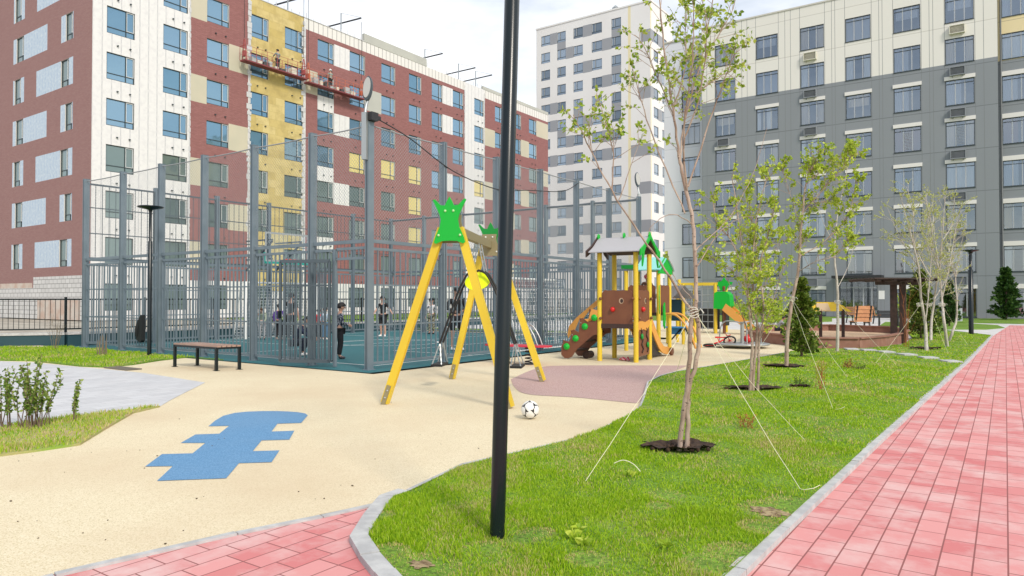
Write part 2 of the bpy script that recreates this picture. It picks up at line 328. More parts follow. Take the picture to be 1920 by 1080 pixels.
bl=[(735,530),(820,467),(975,463),(1040,410),(915,410),(990,367),(1110,363),(1160,323),(1055,325),(1090,296),(1130,272),(1190,257),(1250,251),(1330,248),(1400,248),(1460,250),(1510,254),(1545,260),(1558,270),(1525,308),(1405,312),(1375,352),(1490,348),(1465,393),(1325,397),(1280,452),(1415,448),(1375,508),(1210,513),(1145,590),(795,603),(875,528)]
sheet('ground_marking',[G(x/2.7,680+y/2.7) for x,y in bl],.008,m_blue,label=None)
# court lines
cl=MB()
def gline(mb,p,q,w,z):
    p=Vector((*p,0));q=Vector((*q,0));d=(q-p).normalized();n=Vector((-d.y,d.x,0))*w/2
    mb.face([(*(p-n).xy,z),(*(q-n).xy,z),(*(q+n).xy,z),(*(p+n).xy,z)])
for a,b in [((-21.4,10.4),(-10.7,10.4)),((-21.4,21.8),(-10.7,21.8)),((-21.4,10.4),(-21.4,21.8)),((-10.7,10.4),(-10.7,21.8)),((-16,10.4),(-16,21.8)),((-21.4,13.7),(-17.4,13.7)),((-21.4,18.5),(-17.4,18.5)),((-17.4,13.7),(-17.4,18.5)),((-10.7,13.7),(-13.4,13.7)),((-10.7,18.5),(-13.4,18.5)),((-13.4,13.7),(-13.4,18.5))]: gline(cl,a,b,.05,.016)
for k in range(32):
    a0=2*math.pi*k/32;a1=2*math.pi*(k+1)/32
    gline(cl,(-16+1.6*math.cos(a0),16.1+1.6*math.sin(a0)),(-16+1.6*math.cos(a1),16.1+1.6*math.sin(a1)),.05,.02)
tag(cl.build('court_line_markings',m_white),kind='structure')
# grey paving and lawns on the left
gp=[(-30,G(0,678)[1])]+[G(*p) for p in [(0,678),(60,680),(140,688),(200,693),(270,700),(385,718),(345,738),(318,752),(300,763),(150,781),(0,802)]]+[(-10,2.2),(-24,2.2)]
gpx=[G(0,678),G(60,680),G(140,688),G(200,693),G(270,700),G(385,718),G(345,738),G(318,752),G(300,763),G(150,781),G(0,802)]
x0,y0=gpx[0];x1,y1=gpx[-1]
sheet('grey_path',[(x0-9,y0-1.5)]+gpx+[(x1-8,y1-3.5)],.008,m_gpave)
lp=[G(300,764),G(250,776),G(200,805),G(150,836),G(70,848),G(0,857)];x2,y2=lp[-1]
LEFTPATCH=[(x1-5,y1-2.4)]+[G(0,803),G(150,782),G(300,764)]+lp[1:]+[(x2-3,y2-1.6)]
LEFTLAWN=[(x0-8,y0-1.3),G(0,677),G(60,678),G(150,688),G(200,690),G(250,685),G(300,677),G(352,671),(-14.5,9.42),(-22,9.42),(-24.2,7.6),(-33,1.5)]
sheet('small_lawn',LEFTPATCH,.025,m_lawnd,skirt=.03);sheet('left_lawn',LEFTLAWN,.03,m_lawn,skirt=.04)
# main lawn between the red path and the playground
KL=[(-2.0,2.25),(-2.54,2.61),(-3.03,2.9),(-3.3,3.3),(-3.49,3.72),(-3.62,4.1),(-3.66,4.56),(-3.46,5.86),(-3.61,7.58),(-3.78,8.3),(-4.09,9.1),(-4.82,10.83),(-5.06,12.68),(-4.9,15.08),(-4.66,19.43)]
KL[0]=(-1.95,2.3)
KL=[KL[0],G(740,1080),G(712,1048),G(690,1015),G(712,975),G(738,940),G(768,930),G(870,880),G(970,857),G(1060,835),G(1130,812),G(1180,785),G(1203,768),G(1210,748),G(1217,720),G(1240,708),G(1270,700),G(1370,683),G(1480,662),(-4.55,20.2),(-4.2,20.9)]
KR=[(-1.35,2.2),(-1.12,2.7)]+[G(*p) for p in [(1400,1080),(1480,1000),(1560,922),(1650,835),(1735,755),(1817,680),(1850,645),(1862,630)]]
MAINLAWN=[tuple(p) for p in KL]+[G(1580,655),G(1690,648),G(1712,636),G(1700,622),G(1757,618)]+[(x-.06,y) for x,y in KR[::-1]]
MAINLAWN=[tuple(p[:2]) for p in MAINLAWN]
def lawn_h(x,y): 
    # gentle mound
    return .025+.05*max(0,math.sin(max(0,min(1,(y-3)/20))*math.pi))*max(0,1-((x+2.6)/1.8)**2)
def lawnmesh(name,poly,z,step=.25,mound=True):
    from mathutils.geometry import delaunay_2d_cdt
    P=[Vector(p) for p in poly];xs=[p[0] for p in poly];ys=[p[1] for p in poly];pts=[]
    y=min(ys)+.1
    while y<max(ys):
        st=step if y<12 else step*3
        x=min(xs)+.1
        while x<max(xs):
            if inside((x,y),poly) : pts.append(Vector((x+R.uniform(-.03,.03),y)))
            x+=st
        y+=st
    n=len(P);res=delaunay_2d_cdt(P+pts,[(i,(i+1)%n) for i in range(n)],[],1,1e-4)
    vs=[(v.x,v.y,(lawn_h(v.x,v.y) if mound else z)+R.uniform(0,.008)) for v in res[0]]
    mb=MB()
    for f in res[2]:
        pts3=[vs[i] for i in f];(a,b,c)=pts3[:3]
        if (b[0]-a[0])*(c[1]-a[1])-(c[0]-a[0])*(b[1]-a[1])<0: pts3=pts3[::-1]
        mb.face(pts3,smooth=True)
    mb.mesh([(x,y,.04) for x,y in poly]+[(x,y,-.04) for x,y in poly],[((i+1)%n,i,i+n,(i+1)%n+n) for i in range(n)])
    return tag(mb.build(name,m_lawn),kind='structure')
def inside(p,poly):
    x,y=p;c=False;n=len(poly);j=n-1
    for i in range(n):
        xi,yi=poly[i];xj,yj=poly[j]
        if (yi>y)!=(yj>y) and x<(xj-xi)*(y-yi)/(yj-yi)+xi: c=not c
        j=i
    return c
lawnmesh('lawn',MAINLAWN,.03)
def kerb(name,pts,w,z,h=.08,seg=1.0,side=1):
    mb=MB();pts=[Vector((p[0],p[1],0)) for p in pts];nr=[]
    for i,p in enumerate(pts):
        d=(pts[min(i+1,len(pts)-1)]-pts[max(0,i-1)]).normalized();nr.append(Vector((-d.y,d.x,0))*side)
    for i in range(len(pts)-1):
        Ln=(pts[i+1]-pts[i]).length;k=max(1,round(Ln/seg))
        for j in range(k):
            g=.004/Ln;t0=j/k+g;t1=(j+1)/k-g
            a=pts[i].lerp(pts[i+1],t0);b=pts[i].lerp(pts[i+1],t1);na=nr[i].lerp(nr[i+1],t0)*w;nb=nr[i].lerp(nr[i+1],t1)*w;dz=R.uniform(-.003,.003)
            q=[a,b,b+nb,a+na]
            if side<0: q=[q[0],q[3],q[2],q[1]]
            mb.mesh([(v.x,v.y,z+dz-h) for v in q]+[(v.x,v.y,z+dz) for v in q],[(0,3,2,1),(4,5,6,7),(0,1,5,4),(1,2,6,5),(2,3,7,6),(3,0,4,7)])
    return tag(mb.build(name,m_kerb),kind='structure')
kerb('path_kerb',KR,.085,.035,seg=1.0,side=1)
kerb('lawn_kerb',KL[:7],.105,.04,seg=.5,side=1)
kerb('lawn_kerb',KL[6:19],.03,.042,seg=1.0,side=1)
kerb('paving_kerb',[(-4.9,-8),(-4.5,-1)]+[G(100,1078),G(440,1000),G(600,968),G(735,938)],.05,.012,seg=1.0,side=-1)
kerb('path_kerb',[(2.6,-8),(2.6,46)],.09,.035,seg=1.0,side=-1)
sheet('right_lawn',[(2.7,-8),(30,-8),(30,56),(2.7,46)],.02,m_lawn,skirt=.05)
# far ground beyond the playground
m_conc=mat('pale concrete path',(.52,.51,.50),(.62,.61,.60),2,.9,pos=True)
sheet('far_path',[(-26,26),(-9,27),(-2.5,24),(.2,30),(2.7,34),(2.7,58),(-26,58)],-.004,m_conc)
sheet('far_lawn',[G(1052,600),G(1240,601),G(1500,606),G(1560,603),G(1560,597),(-9,58.5),(-30,59),(-40,59)],.02,m_lawn,skirt=.05)
sheet('far_lawn',[G(1640,617),G(1750,618),G(1850,618),G(1884,615),G(1870,610),G(1790,605),G(1660,604)],.02,m_lawn,skirt=.05)
sheet('far_lawn',[G(1420,624),G(1545,622),G(1560,611),G(1430,612)],.02,m_lawn,skirt=.05)
sheet('far_lawn',[(-5.0,50.5),(-2,48.5),(18,46.5),(18,59),(-5,59)],.03,m_lawn,skirt=.05)
sheet('back_lawn',[(-26,24.5),(-10,24.5),(-13,46),(-30,58),(-46,58),(-46,30)],-.01,m_lawn,skirt=.04)
for k,(px,py,lab) in enumerate([(1597,659,'farthest left stepping stone in the grass by the sandbox'),(1628,661,'second stepping stone from the sandbox end'),(1661,665,'third stepping stone from the sandbox end'),(1700,670,'third stepping stone from the red path'),(1741,676,'stepping stone second nearest the red path'),(1782,682,'stepping stone nearest the red path kerb')]):
    x,y=G(px,py);s=MB();a=R.uniform(-.1,.1);s.box((-.16,-.2,-.04),(.16,.2,.012));o=s.build('stepping_stone',m_kerb,bevel=.01);o.location=(x,y,lawn_h(x,y)+.03);o.rotation_euler=(0,0,a+.5);tag(o,lab,'stepping stone','stepping stones across the lawn')
s=MB();x,y=G(230,692)
for k in range(9): s.box((-.42+k*.1,-.12,0),(-.36+k*.1,.12,.02))
s.box((-.45,-.15,0),(.45,-.12,.02));s.box((-.45,.12,0),(.45,.15,.02));s.box((-.44,-.12,0),(.44,.12,.006))
o=s.build('drain_grate',mat('dirty iron',(.16,.14,.11),rough=.8));o.location=(x,y,.006);tag(o,'small rusty drain grate where grey paving meets yellow rubber','drain grate')
# ------------------------------------------------------------------ facades
def facade(mb,O,U,Nn,z0,W,Ht,zones,wins,reveal=.16,rmi=0,room=None,back=None):
    """wall quads with true openings. zones (u0,u1,z0,z1,mi); wins (u0,z0,u1,z1)"""
    O=Vector(O);U=Vector(U);Nn=Vector(Nn);Z=Vector((0,0,1))
    us={0.,W};zs={z0,Ht}
    for a,b,c,d,_ in zones: us|={max(0,min(W,a)),max(0,min(W,b))};zs|={max(z0,min(Ht,c)),max(z0,min(Ht,d))}
    for a,c,b,d in wins: us|={a,b};zs|={c,d}
    us=sorted(us);zs=sorted(zs)
    us=[u for i,u in enumerate(us) if i==0 or u-us[i-1]>1e-5];zs=[u for i,u in enumerate(zs) if i==0 or u-zs[i-1]>1e-5]
    P=lambda u,z,d=0: O+U*u+Z*z+Nn*d
    flip=U.cross(Z).dot(Nn)<0
    def q(pts,mi,uv=None):
        if flip: pts=pts[::-1];uv=uv[::-1] if uv else None
        mb.face(pts,mi,uv)
    for i in range(len(us)-1):
        uc=(us[i]+us[i+1])/2;wc=[w for w in wins if w[0]<uc<w[2]];zc_=[z for z in zones if z[0]<uc<z[1]]
        j=0
        def key(j):
            zc=(zs[j]+zs[j+1])/2
            if any(w[1]<zc<w[3] for w in wc): return None
            m=0
            for z in zc_:
                if z[2]<zc<z[3]: m=z[4]
            return m
        while j<len(zs)-1:
            k=key(j);e=j+1
            while e<len(zs)-1 and key(e)==k: e+=1
            if k is not None:
                a,b,c,d=us[i],us[i+1],zs[j],zs[e];q([P(a,c),P(b,c),P(b,d),P(a,d)],k,[(a,c),(b,c),(b,d),(a,d)])
            j=e
    for a,c,b,d in wins:
        r=-reveal
        q([P(a,c),P(a,c,r),P(b,c,r),P(b,c)][::-1],rmi);q([P(a,d),P(a,d,r),P(b,d,r),P(b,d)],rmi)
        q([P(a,c),P(a,c,r),P(a,d,r),P(a,d)],rmi);q([P(b,c),P(b,c,r),P(b,d,r),P(b,d)][::-1],rmi)
        if room is not None:
            g=-reveal-1.6;s=-reveal
            q([P(a-.3,c,g),P(b+.3,c,g),P(b+.3,d,g),P(a-.3,d,g)],room)
            q([P(a-.3,c,s),P(a-.3,c,g),P(a-.3,d,g),P(a-.3,d,s)],room);q([P(b+.3,c,s),P(b+.3,c,g),P(b+.3,d,g),P(b+.3,d,s)][::-1],room)
            q([P(a-.3,d,s),P(b+.3,d,s),P(b+.3,d,g),P(a-.3,d,g)],room);q([P(a-.3,c,s),P(b+.3,c,s),P(b+.3,c,g),P(a-.3,c,g)],room)
def window_proto(w,h,style,mats):
    fm,pane,extra=mats
    s=MB();t=.05
    y0,y1=.06,.11
    s.box((0,y0,0),(t,y1,h));s.box((w-t,y0,0),(w,y1,h));s.box((t,y0,0),(w-t,y1,t));s.box((t,y0,h-t),(w-t,y1,h))
    if style=='L':
        s.box((t,y0+.005,.22*h),(w-t,y1-.005,.22*h+.05));s.box((.68*w,y0+.003,t),(.68*w+.05,y1-.003,.22*h));s.box((.68*w,y0+.003,.22*h+.05),(.68*w+.05,y1-.003,h-t))
        a,b,c,d=.68*w+.05,w-t,.22*h+.05,h-t
        for p,q in [((a,c),(a+.035,d)),((b-.035,c),(b,d)),((a+.035,c),(b-.035,c+.035)),((a+.035,d-.035),(b-.035,d))]: s.box((p[0],y0-.012,p[1]),(q[0],y1-.02,q[1]),1)
    elif style=='T':
        s.box((t,y0+.005,.2*h),(w-t,y1-.005,.2*h+.07));s.box((.34*w,y0+.003,.2*h+.07),(.34*w+.07,y1-.003,h-t))
        a,b,c,d=t,.34*w,.2*h+.07,h-t
        for p,q in [((a,c),(a+.05,d)),((b-.05,c),(b,d))]: s.box((p[0],y0-.012,p[1]),(q[0],y1-.02,q[1]),1)
    elif style in('R','R2'):
        s.box((t,y0+.005,.84*h),(w-t,y1-.005,.84*h+.05))
        for f in(.33,.66): s.box((f*w,y0+.003,t),(f*w+.06,y1-.003,.84*h),2);s.box((f*w,y0+.003,.84*h+.05),(f*w+.05,y1-.003,h-t),2)
        s.box((-.02,-.04,-.05),(w+.02,y0,-.0),3)
    elif style=='D':
        for f in(.36,.62,.84): s.box((f*w,y0+.003,t),(f*w+.07,y1-.003,.8*h),2)
        s.box((t,y0+.005,.8*h),(w-t,y1-.005,.8*h+.05),2)
    if style=='R2':   # barred grille outside the middle light
        for k in range(12): s.box((.35*w,y0-.03,.1*h+k*.06*h),(.65*w,y0-.015,.1*h+k*.06*h+.018),2)
    f=s.build('window',fm)
    p=MB();p.face([(t*.5,.1,t*.5),(w-t*.5,.1,t*.5),(w-t*.5,.1,h-t*.5),(t*.5,.1,h-t*.5)]);po=p.build('pane',pane,f)
    return f,po
def curtain_mesh(w,h,kind,m):
    s=MB()
    def drape(a,b,z0,z1,amp=.03,fold=.11):
        n=max(6,int((b-a)/fold*5));vs=[];
        for i in range(n+1):
            x=a+(b-a)*i/n;y=.155+amp*math.sin(2*math.pi*x/fold+.5*math.sin(x*7))
            vs+=[(x,y,z0),(x+.0,y,z1)]
        s.mesh(vs,[(2*i,2*i+2,2*i+3,2*i+1) for i in range(n)],0,True)
    if kind==0: drape(0,w*.30,0,h);drape(w*.72,w,0,h)
    elif kind==1: drape(0,w,0,h,.02,.09)
    elif kind==2: drape(0,w*.55,0,h)
    elif kind==3: drape(w*.1,w*.9,h*.5,h);
    elif kind==4: drape(0,w*.2,0,h);drape(w*.45,w*.7,0,h);
    return s.build('curtain',m)
# ---- left building
m_redb=brickmat('red brick slips',(.27,.118,.112),(.33,.15,.142),(.21,.095,.09),.25,.075,.01,bump=.3)
m_brb=brickmat('brown brick slips',(.32,.175,.16),(.36,.21,.19),(.26,.15,.14),.25,.075,.01,bump=.3)
m_memb=stripes('white membrane on battens',(.72,.71,.70),(.52,.52,.53),.6,.12,noise=.06,nsc=2,c3=(.65,.64,.64))
m_insul=brickmat('yellow mineral wool boards',(.52,.40,.14),(.64,.52,.24),(.46,.36,.14),1.2,.6,.012,stain=(.38,.29,.11),stscale=1.2,stamt=.8,bump=.2)
m_creamp=mat('cream facade panel',(.50,.47,.36),(.55,.50,.38),.4,.7)
m_grayp=mat('pale grey facade panel',(.47,.47,.42),(.43,.43,.39),.4,.7)
m_parap=stripes('ribbed white parapet',(.72,.70,.66),(.40,.38,.37),.5,.15)
m_film=stripes('pale blue film',(.50,.60,.70),(.38,.50,.66),.45,.10,noise=.3,nsc=3,c3=(.62,.70,.76))
m_block=brickmat('grey aerated blocks',(.60,.59,.57),(.68,.67,.65),(.25,.24,.23),.6,.3,.02,bump=.6)
m_rawpl=mat('raw orange plaster',(.55,.40,.32),(.62,.55,.48),1.2,.9)
m_reveal=mat('pale window reveal',(.62,.60,.56),rough=.7)
m_frame=mat('dark window frame',(.03,.045,.05),rough=.4);m_sash=mat('white sash',(.6,.62,.62),rough=.4)
m_glassL=glassmat('glass with painted blue reflection',(.12,.25,.36),(.24,.38,.50),metal=.55)  # blue sky reflection is put into the base colour
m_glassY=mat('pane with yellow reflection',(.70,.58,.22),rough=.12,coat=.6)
m_glassD=glassmat('dull green glass',(.14,.20,.20),(.24,.31,.30),metal=.35)
LX=-47.5;y_c=21.5;y_e=76.2
U_=lambda px: onX(px,560,LX)[0]-y_c
TOPL=24.7;WL=y_e-y_c
cols=[(196,249),(302.6,349),(385,426.7),(466.7,501),(532,566.7),(593.7,624.4),(654,683),(714,740),(766,789),(809,829),(848.5,868.5),(889,906.7),(928,942),(965,977),(992,1006)]
wz=lambda r:(.62+3*r,2.38+3*r)
winsL=[];zonesL=[];CW=[]
for a,b in cols:
    CW.append((U_(a),U_(b)))
Z=zonesL
Z.append((0,WL,0,3.0,1))                              # white ground floor
Z.append((0,U_(353.5),0,TOPL,1))                      # membrane bay
Z.append((U_(353.5),WL,2.7,TOPL-.9,0))
for r in range(1,8):
    z0,z1=wz(r)
    if r%2: Z.append((U_(353.5),CW[2][0],z0-.1,z1+.1,3))
    else: Z.append((CW[2][1],U_(463),z0-.1,z1+.1,3))
Z.append((U_(463),U_(467.5),2.7,TOPL,1));Z.append((U_(566),U_(571.5),2.7,TOPL,1))
Z.append((U_(467),U_(567),2.0,TOPL,2))
Z.append((U_(571.5),WL,TOPL-.9,TOPL,5))
for r in (7,5,3): Z.append((CW[5][1],CW[6][0],wz(r)[0]-.05,wz(r)[1]+.05,1))
Z.append((CW[5][0],CW[5][1],wz(6)[0]-1.3,wz(6)[0],1));Z.append((U_(571.5),CW[5][0],wz(6)[0]-.1,wz(6)[1]+.1,3))
Z.append((CW[5][0],CW[5][1],wz(4)[0]-1.3,wz(4)[0],1));Z.append((CW[5][0],CW[5][1],wz(2)[0]-1.3,wz(2)[0],1))
Z.append((CW[6][1],CW[7][0],wz(6)[0]-.1,wz(6)[1]+.1,4))
for r in (7,6,4,3): Z.append((CW[9][1],CW[10][0],wz(r)[0]-.05,wz(r)[1]+.05,1))
Z.append((U_(871),U_(908),0,TOPL,1))
for r in range(1,8):
    if r%2==0: Z.append((U_(908),CW[12][0],wz(r)[0]-.1,wz(r)[1]+.1,3));Z.append((CW[13][1],CW[14][0],wz(r)[0]-.1,wz(r)[1]+.1,3))
    else: Z.append((CW[14][1],WL,wz(r)[0]-.1,wz(r)[1]+.1,3));Z.append((CW[12][1],CW[13][0],wz(r)[0]-.1,wz(r)[1]+.1,3))
for r in range(8):
    z0,z1=wz(r)
    for (a,b) in CW: winsL.append((a,z0,b,z1))
BL=thing('apartment_building','long unfinished red brick apartment building with white membrane and yellow insulation strips','building',(LX,y_c,0))
mb=MB()
lm=[m_redb,m_memb,m_insul,m_creamp,m_grayp,m_parap,m_reveal,m_brb,m_film,m_block,m_rawpl]
facade(mb,(LX,y_c,0),(0,1,0),(1,0,0),0,WL,TOPL,Z,winsL,.15,6)
# end face
XE=-62.6;ZE=[(0,15.1,0,TOPL,7)];WE=-XE+LX
UE=lambda px:onY(px,560,y_c)[0]-XE
winsE=[]
ZE.append((0,UE(62),0,2.15,9));ZE.append((UE(62),WE,0,2.9,9));ZE.append((UE(70),UE(150),.0,1.3,10));ZE.append((UE(0),UE(60),2.15,2.5,10))
for r in range(8):
    z0,z1=wz(r)
    if r==0: z0,z1=.2,2.0;
    if r>0:
        zz=.52+3*r;zt=2.32+3*r
        if r%2==0:
            ZE.append((UE(20.5),UE(84),zz,zt,8));ZE.append((UE(110),UE(133),zz,zt,8));winsE.append((UE(26),zz,UE(40),zt));winsE.append((UE(118.5),zz,UE(132),zt))
        else:
            ZE.append((UE(20.5),UE(41),zz,zt,8));ZE.append((UE(64),UE(133),zz,zt,8));winsE.append((UE(23),zz,UE(35),zt));winsE.append((UE(110),zz,UE(125),zt))
facade(mb,(XE,y_c,0),(1,0,0),(0,-1,0),0,WE,TOPL,ZE,winsE,.15,6)
mb.face([(XE,y_c,0),(XE,y_e,0),(XE,y_e,TOPL),(XE,y_c,TOPL)],7);mb.face([(LX,y_e,0),(XE,y_e,0),(XE,y_e,TOPL),(LX,y_e,TOPL)],7)
mb.build('wall',lm,BL,world=True)
s=MB();s.face([(XE,y_c,TOPL-.6),(LX,y_c,TOPL-.6),(LX,y_e,TOPL-.6),(XE,y_e,TOPL-.6)]);s.build('roof',m_grayp,BL,world=True)
s=MB()  # raised grey parapet and ribs standing over the edge
s.box((LX-.25,y_c+U_(681),TOPL),(LX+.03,y_c+U_(799),TOPL+.75));s.build('parapet_panel',m_grayp,BL,world=True);s=MB();s.box((LX-.25,y_c+U_(905),TOPL),(LX+.03,y_e,TOPL+.35));s.build('parapet_panel',m_grayp,BL,world=True)
s=MB();y=y_c+.3
while y<y_e:
    if not (U_(681)<y-y_c<U_(799) or y-y_c>U_(905)): s=MB();s.box((LX-.04,y,TOPL+.061),(LX+.0,y+.04,TOPL+R.uniform(.2,.5)));s.build('parapet_rib',m_memb,BL,world=True)
    y+=.75
s=MB();s.box((LX-.2,y_c,TOPL),(LX+.04,y_c+U_(681)-.01,TOPL+.06));s.build('parapet_coping',m_memb,BL,world=True)
s=MB() # ragged membrane edges and anchor brackets
for c,(a,b) in enumerate(CW):
    for r in range(8):
        z=wz(r)[0]
        for f in (.35,.8): s.box((LX,y_c+a+(b-a)*f,z-.75),(LX+.12,y_c+a+(b-a)*f+.09,z-.68))
s.build('wall_bracket',m_frame,BL,world=True)['kind']='stuff'
for px in (353.5,466,568,871,908):
    s=MB();s.box((LX+.002,y_c+U_(px)-.02,2.9),(LX+.02,y_c+U_(px)+.02,TOPL-.3));u=U_(px);z=2.9
    while z<TOPL-.5:
        wd=R.uniform(.08,.3) if px in(466,568) else R.uniform(.04,.1);s.box((LX+.012,y_c+u-wd,z),(LX+.035,y_c+u+wd*.6,z+R.uniform(.2,.45)));z+=.45
    s.build('membrane_edge',m_memb,BL,world=True)
# frames: windows grouped by size, copies share mesh data
protoW={}
def place_windows(B,loc,lst,rz,style,mats,limit=100,count=[0],panes=None,extra=None,nodes=None):
    pass
class WinSet:
    def __init__(s,B,limit): s.B=B;s.limit=limit;s.n=0;s.cache={};s.rest=[]
    def add(s,pos,rz,w,h,style,mats,label=None,curt=None,kids=None):
        if s.n>=s.limit: s.rest.append((pos,rz,w,h,mats));return None
        s.n+=1;key=(round(w,2),round(h,2),style,mats[1].name)
        if key not in s.cache:
            f,p=window_proto(w,h,style,mats);s.cache[key]=(f,p);f.parent=s.B
        else:
            f0,p0=s.cache[key];f=f0.copy();C.objects.link(f);p=p0.copy();C.objects.link(p);p.parent=f;f.parent=s.B
        f.location=Vector(pos)-s.B.location;f.rotation_euler=(0,0,rz)
        if curt is not None:
            k=('c',round(w,2),round(h,2),curt[0],curt[1].name)
            if k not in s.cache: s.cache[k]=curtain_mesh(w,h,*curt);c=s.cache[k]
            else: c=s.cache[k].copy();C.objects.link(c)
            c.parent=f
        return f
    def finish(s,gm=None):
        if not s.rest: return
        m=MB();g=MB()
        for pos,rz,w,h,mats in s.rest:
            M=Matrix.Translation(Vector(pos))@Matrix.Rotation(rz,4,'Z')
            def bx(a,b,mb=m):
                t=MB().box(a,b);mb.mesh([M@Vector(v) for v in t.v],t.f)
            for a,b in [((0,.06,0),(.05,.11,h)),((w-.05,.06,0),(w,.11,h)),((.05,.06,0),(w-.05,.11,.05)),((.05,.06,h-.05),(w-.05,.11,h)),((.05,.065,.2*h),(w-.05,.105,.2*h+.05)),((.68*w,.062,.05),(.68*w+.05,.108,h-.05))]: bx(a,b)
            g.mesh([M@Vector(v) for v in [(.03,.1,.03),(w-.03,.1,.03),(w-.03,.1,h-.03),(.03,.1,h-.03)]],[(0,1,2,3)])
        a=m.build('window',m_frame,s.B,world=True);a['kind']='stuff';a['label']='lowest windows of the building, many seen through the court fence'
        b=g.build('pane',gm or s.rest[0][4][1]);b.parent=a
        b.data.transform(WM(a).inverted());b['kind']='stuff'
WL_=WinSet(BL,100)
fr=[m_frame,m_sash,m_frame,m_frame]
order=[]
for c,(a,b) in enumerate(CW):
    for r in range(7,-1,-1): order.append((r==0 or (r==1),c,r,a,b))
lowlast=sorted([o for o in order],key=lambda t:(t[0],0))
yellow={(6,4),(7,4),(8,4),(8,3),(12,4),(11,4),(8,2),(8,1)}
for u0,z0,u1,z1 in winsE:
    WL_.add((XE+u0,y_c,z0),0,u1-u0,z1-z0,'L',(fr,m_glassD,None))
for _,c,r,a,b in lowlast:
    z0,z1=wz(r);g=m_glassL if r>=4 else m_glassD
    if (c,r) in yellow: g=m_glassY
    wd=round(b-a,1);WL_.add((LX,y_c+a+(b-a-wd)/2,z0),math.pi/2,wd,z1-z0,'L',(fr,g,None))
WL_.finish(m_glassD)
# ---- tower
TY=103.;TX0=-66.6;TX1=-45.3;TT=48.1
BT=thing('tower_block','tall white tower block with scattered grey panels beyond the ball court','building',(TX0,TY,0))
m_tw=mat('white tower cladding',(.76,.75,.73),(.72,.70,.68),.1,.7);m_tg=mat('grey tower panel',(.30,.31,.33),rough=.6);m_tc=mat('cream band and warm lit strip',(.74,.66,.42),rough=.7)
m_glassT=glassmat('tower glass',(.16,.20,.24),(.38,.46,.55),metal=.35)
UT=lambda px,y=300:onY(px,y,TY)[0]-TX0
tcol=[(1015,1031.5),(1045,1061),(1075.5,1093),(1110,1129),(1147,1165)]
TC=[(UT(a),UT(b)) for a,b in tcol]
ztop=onY(1147,36,TY)[1]
def tz(r): return ztop-1.75-3.0*r
winsT=[];zT=[];
pat={0:([0,2],[1,4]),1:([1,3],[]),2:([2],[4]),3:([3],[]),4:([0],[2,4]),5:([0,2],[1]),6:([1,3],[]),7:([0,1,3],[]),8:([1],[]),9:([2],[0]),10:([1,3],[]),11:([0,2],[]),12:([1,3],[]),13:([1,2],[]),14:([0,3],[])}
for r in range(15):
    z0=tz(r)
    if z0<0: break
    hs,vs=pat[r]
    for c,(a,b) in enumerate(TC): winsT.append((a,z0,b,z0+1.75))
    for c in hs: zT.append((TC[c][1],TC[c+1][0],z0-.1,z0+1.85,1))
    for c in vs: zT.append((TC[c][0],TC[c][1],z0-1.25,z0,1))
zT.append((UT(1178),UT(1183),0,TT,2))
ub=UT(1183);WT=TX1-TX0
for r,(f0) in {1:.5,4:.4,7:0,9:.4,11:0,13:.4}.items(): zT.append((ub+(WT-ub)*f0,WT,tz(r)-.1,tz(r)+1.8,1))
mb=MB();facade(mb,(TX0,TY,0),(1,0,0),(0,-1,0),0,WT,TT,zT,winsT,.2,3)
UTs=lambda px:onX(px,400,TX1)[0]-TY
TD=UTs(1262);tsc=[(UTs(1226.5),UTs(1235)),(UTs(1242.5),UTs(1251)),(UTs(1256),UTs(1259.5))]
winsS=[];zS=[(0,UTs(1222),0,TT,2)]  # side strip painted cream for the warm light falling on this face
for r in range(1,15):
    if tz(r)<0: break
    for a,b in tsc: winsS.append((a,tz(r),b,tz(r)+1.75))
    if r in(1,4,7,9,11): zS.append((0,tsc[0][0],tz(r)-.1,tz(r)+1.8,1))
    if r%2: zS.append((tsc[0][1],tsc[1][0],tz(r)-.1,tz(r)+1.8,1))
facade(mb,(TX1,TY,0),(0,1,0),(1,0,0),0,TD,TT,zS,winsS,.2,3)
mb.face([(TX0,TY+TD,0),(TX0,TY,0),(TX0,TY,TT),(TX0,TY+TD,TT)][::-1],0);mb.face([(TX0,TY+TD,0),(TX1,TY+TD,0),(TX1,TY+TD,TT),(TX0,TY+TD,TT)],0)
mb.build('wall',[m_tw,m_tg,m_tc,m_tg],BT,world=True)
s=MB();s.box((TX0-.1,TY-.1,TT),(TX1+.1,TY+TD+.1,TT+.25));s.build('roof',m_tw,BT,world=True)
s=MB();s.box((-53,TY+2,TT+.25),(-52.2,TY+3,TT+1.4));s.lathe((-52.6,TY+2.5,TT+1.4),[(.6,0),(.1,.5)],8);s.build('roof_vent',m_galv,BT,world=True)
TW=WinSet(BT,100);fT=[m_frame,m_sash,m_frame,m_frame]
for a,c,b,d in winsT: TW.add((TX0+a,TY,c),0,round(b-a,1),d-c,'T',(fT,m_glassT,None))
for a,c,b,d in winsS: TW.add((TX1,TY+a,c),math.pi/2,round(b-a,1),d-c,'T',(fT,m_glassT,None))
TW.finish()
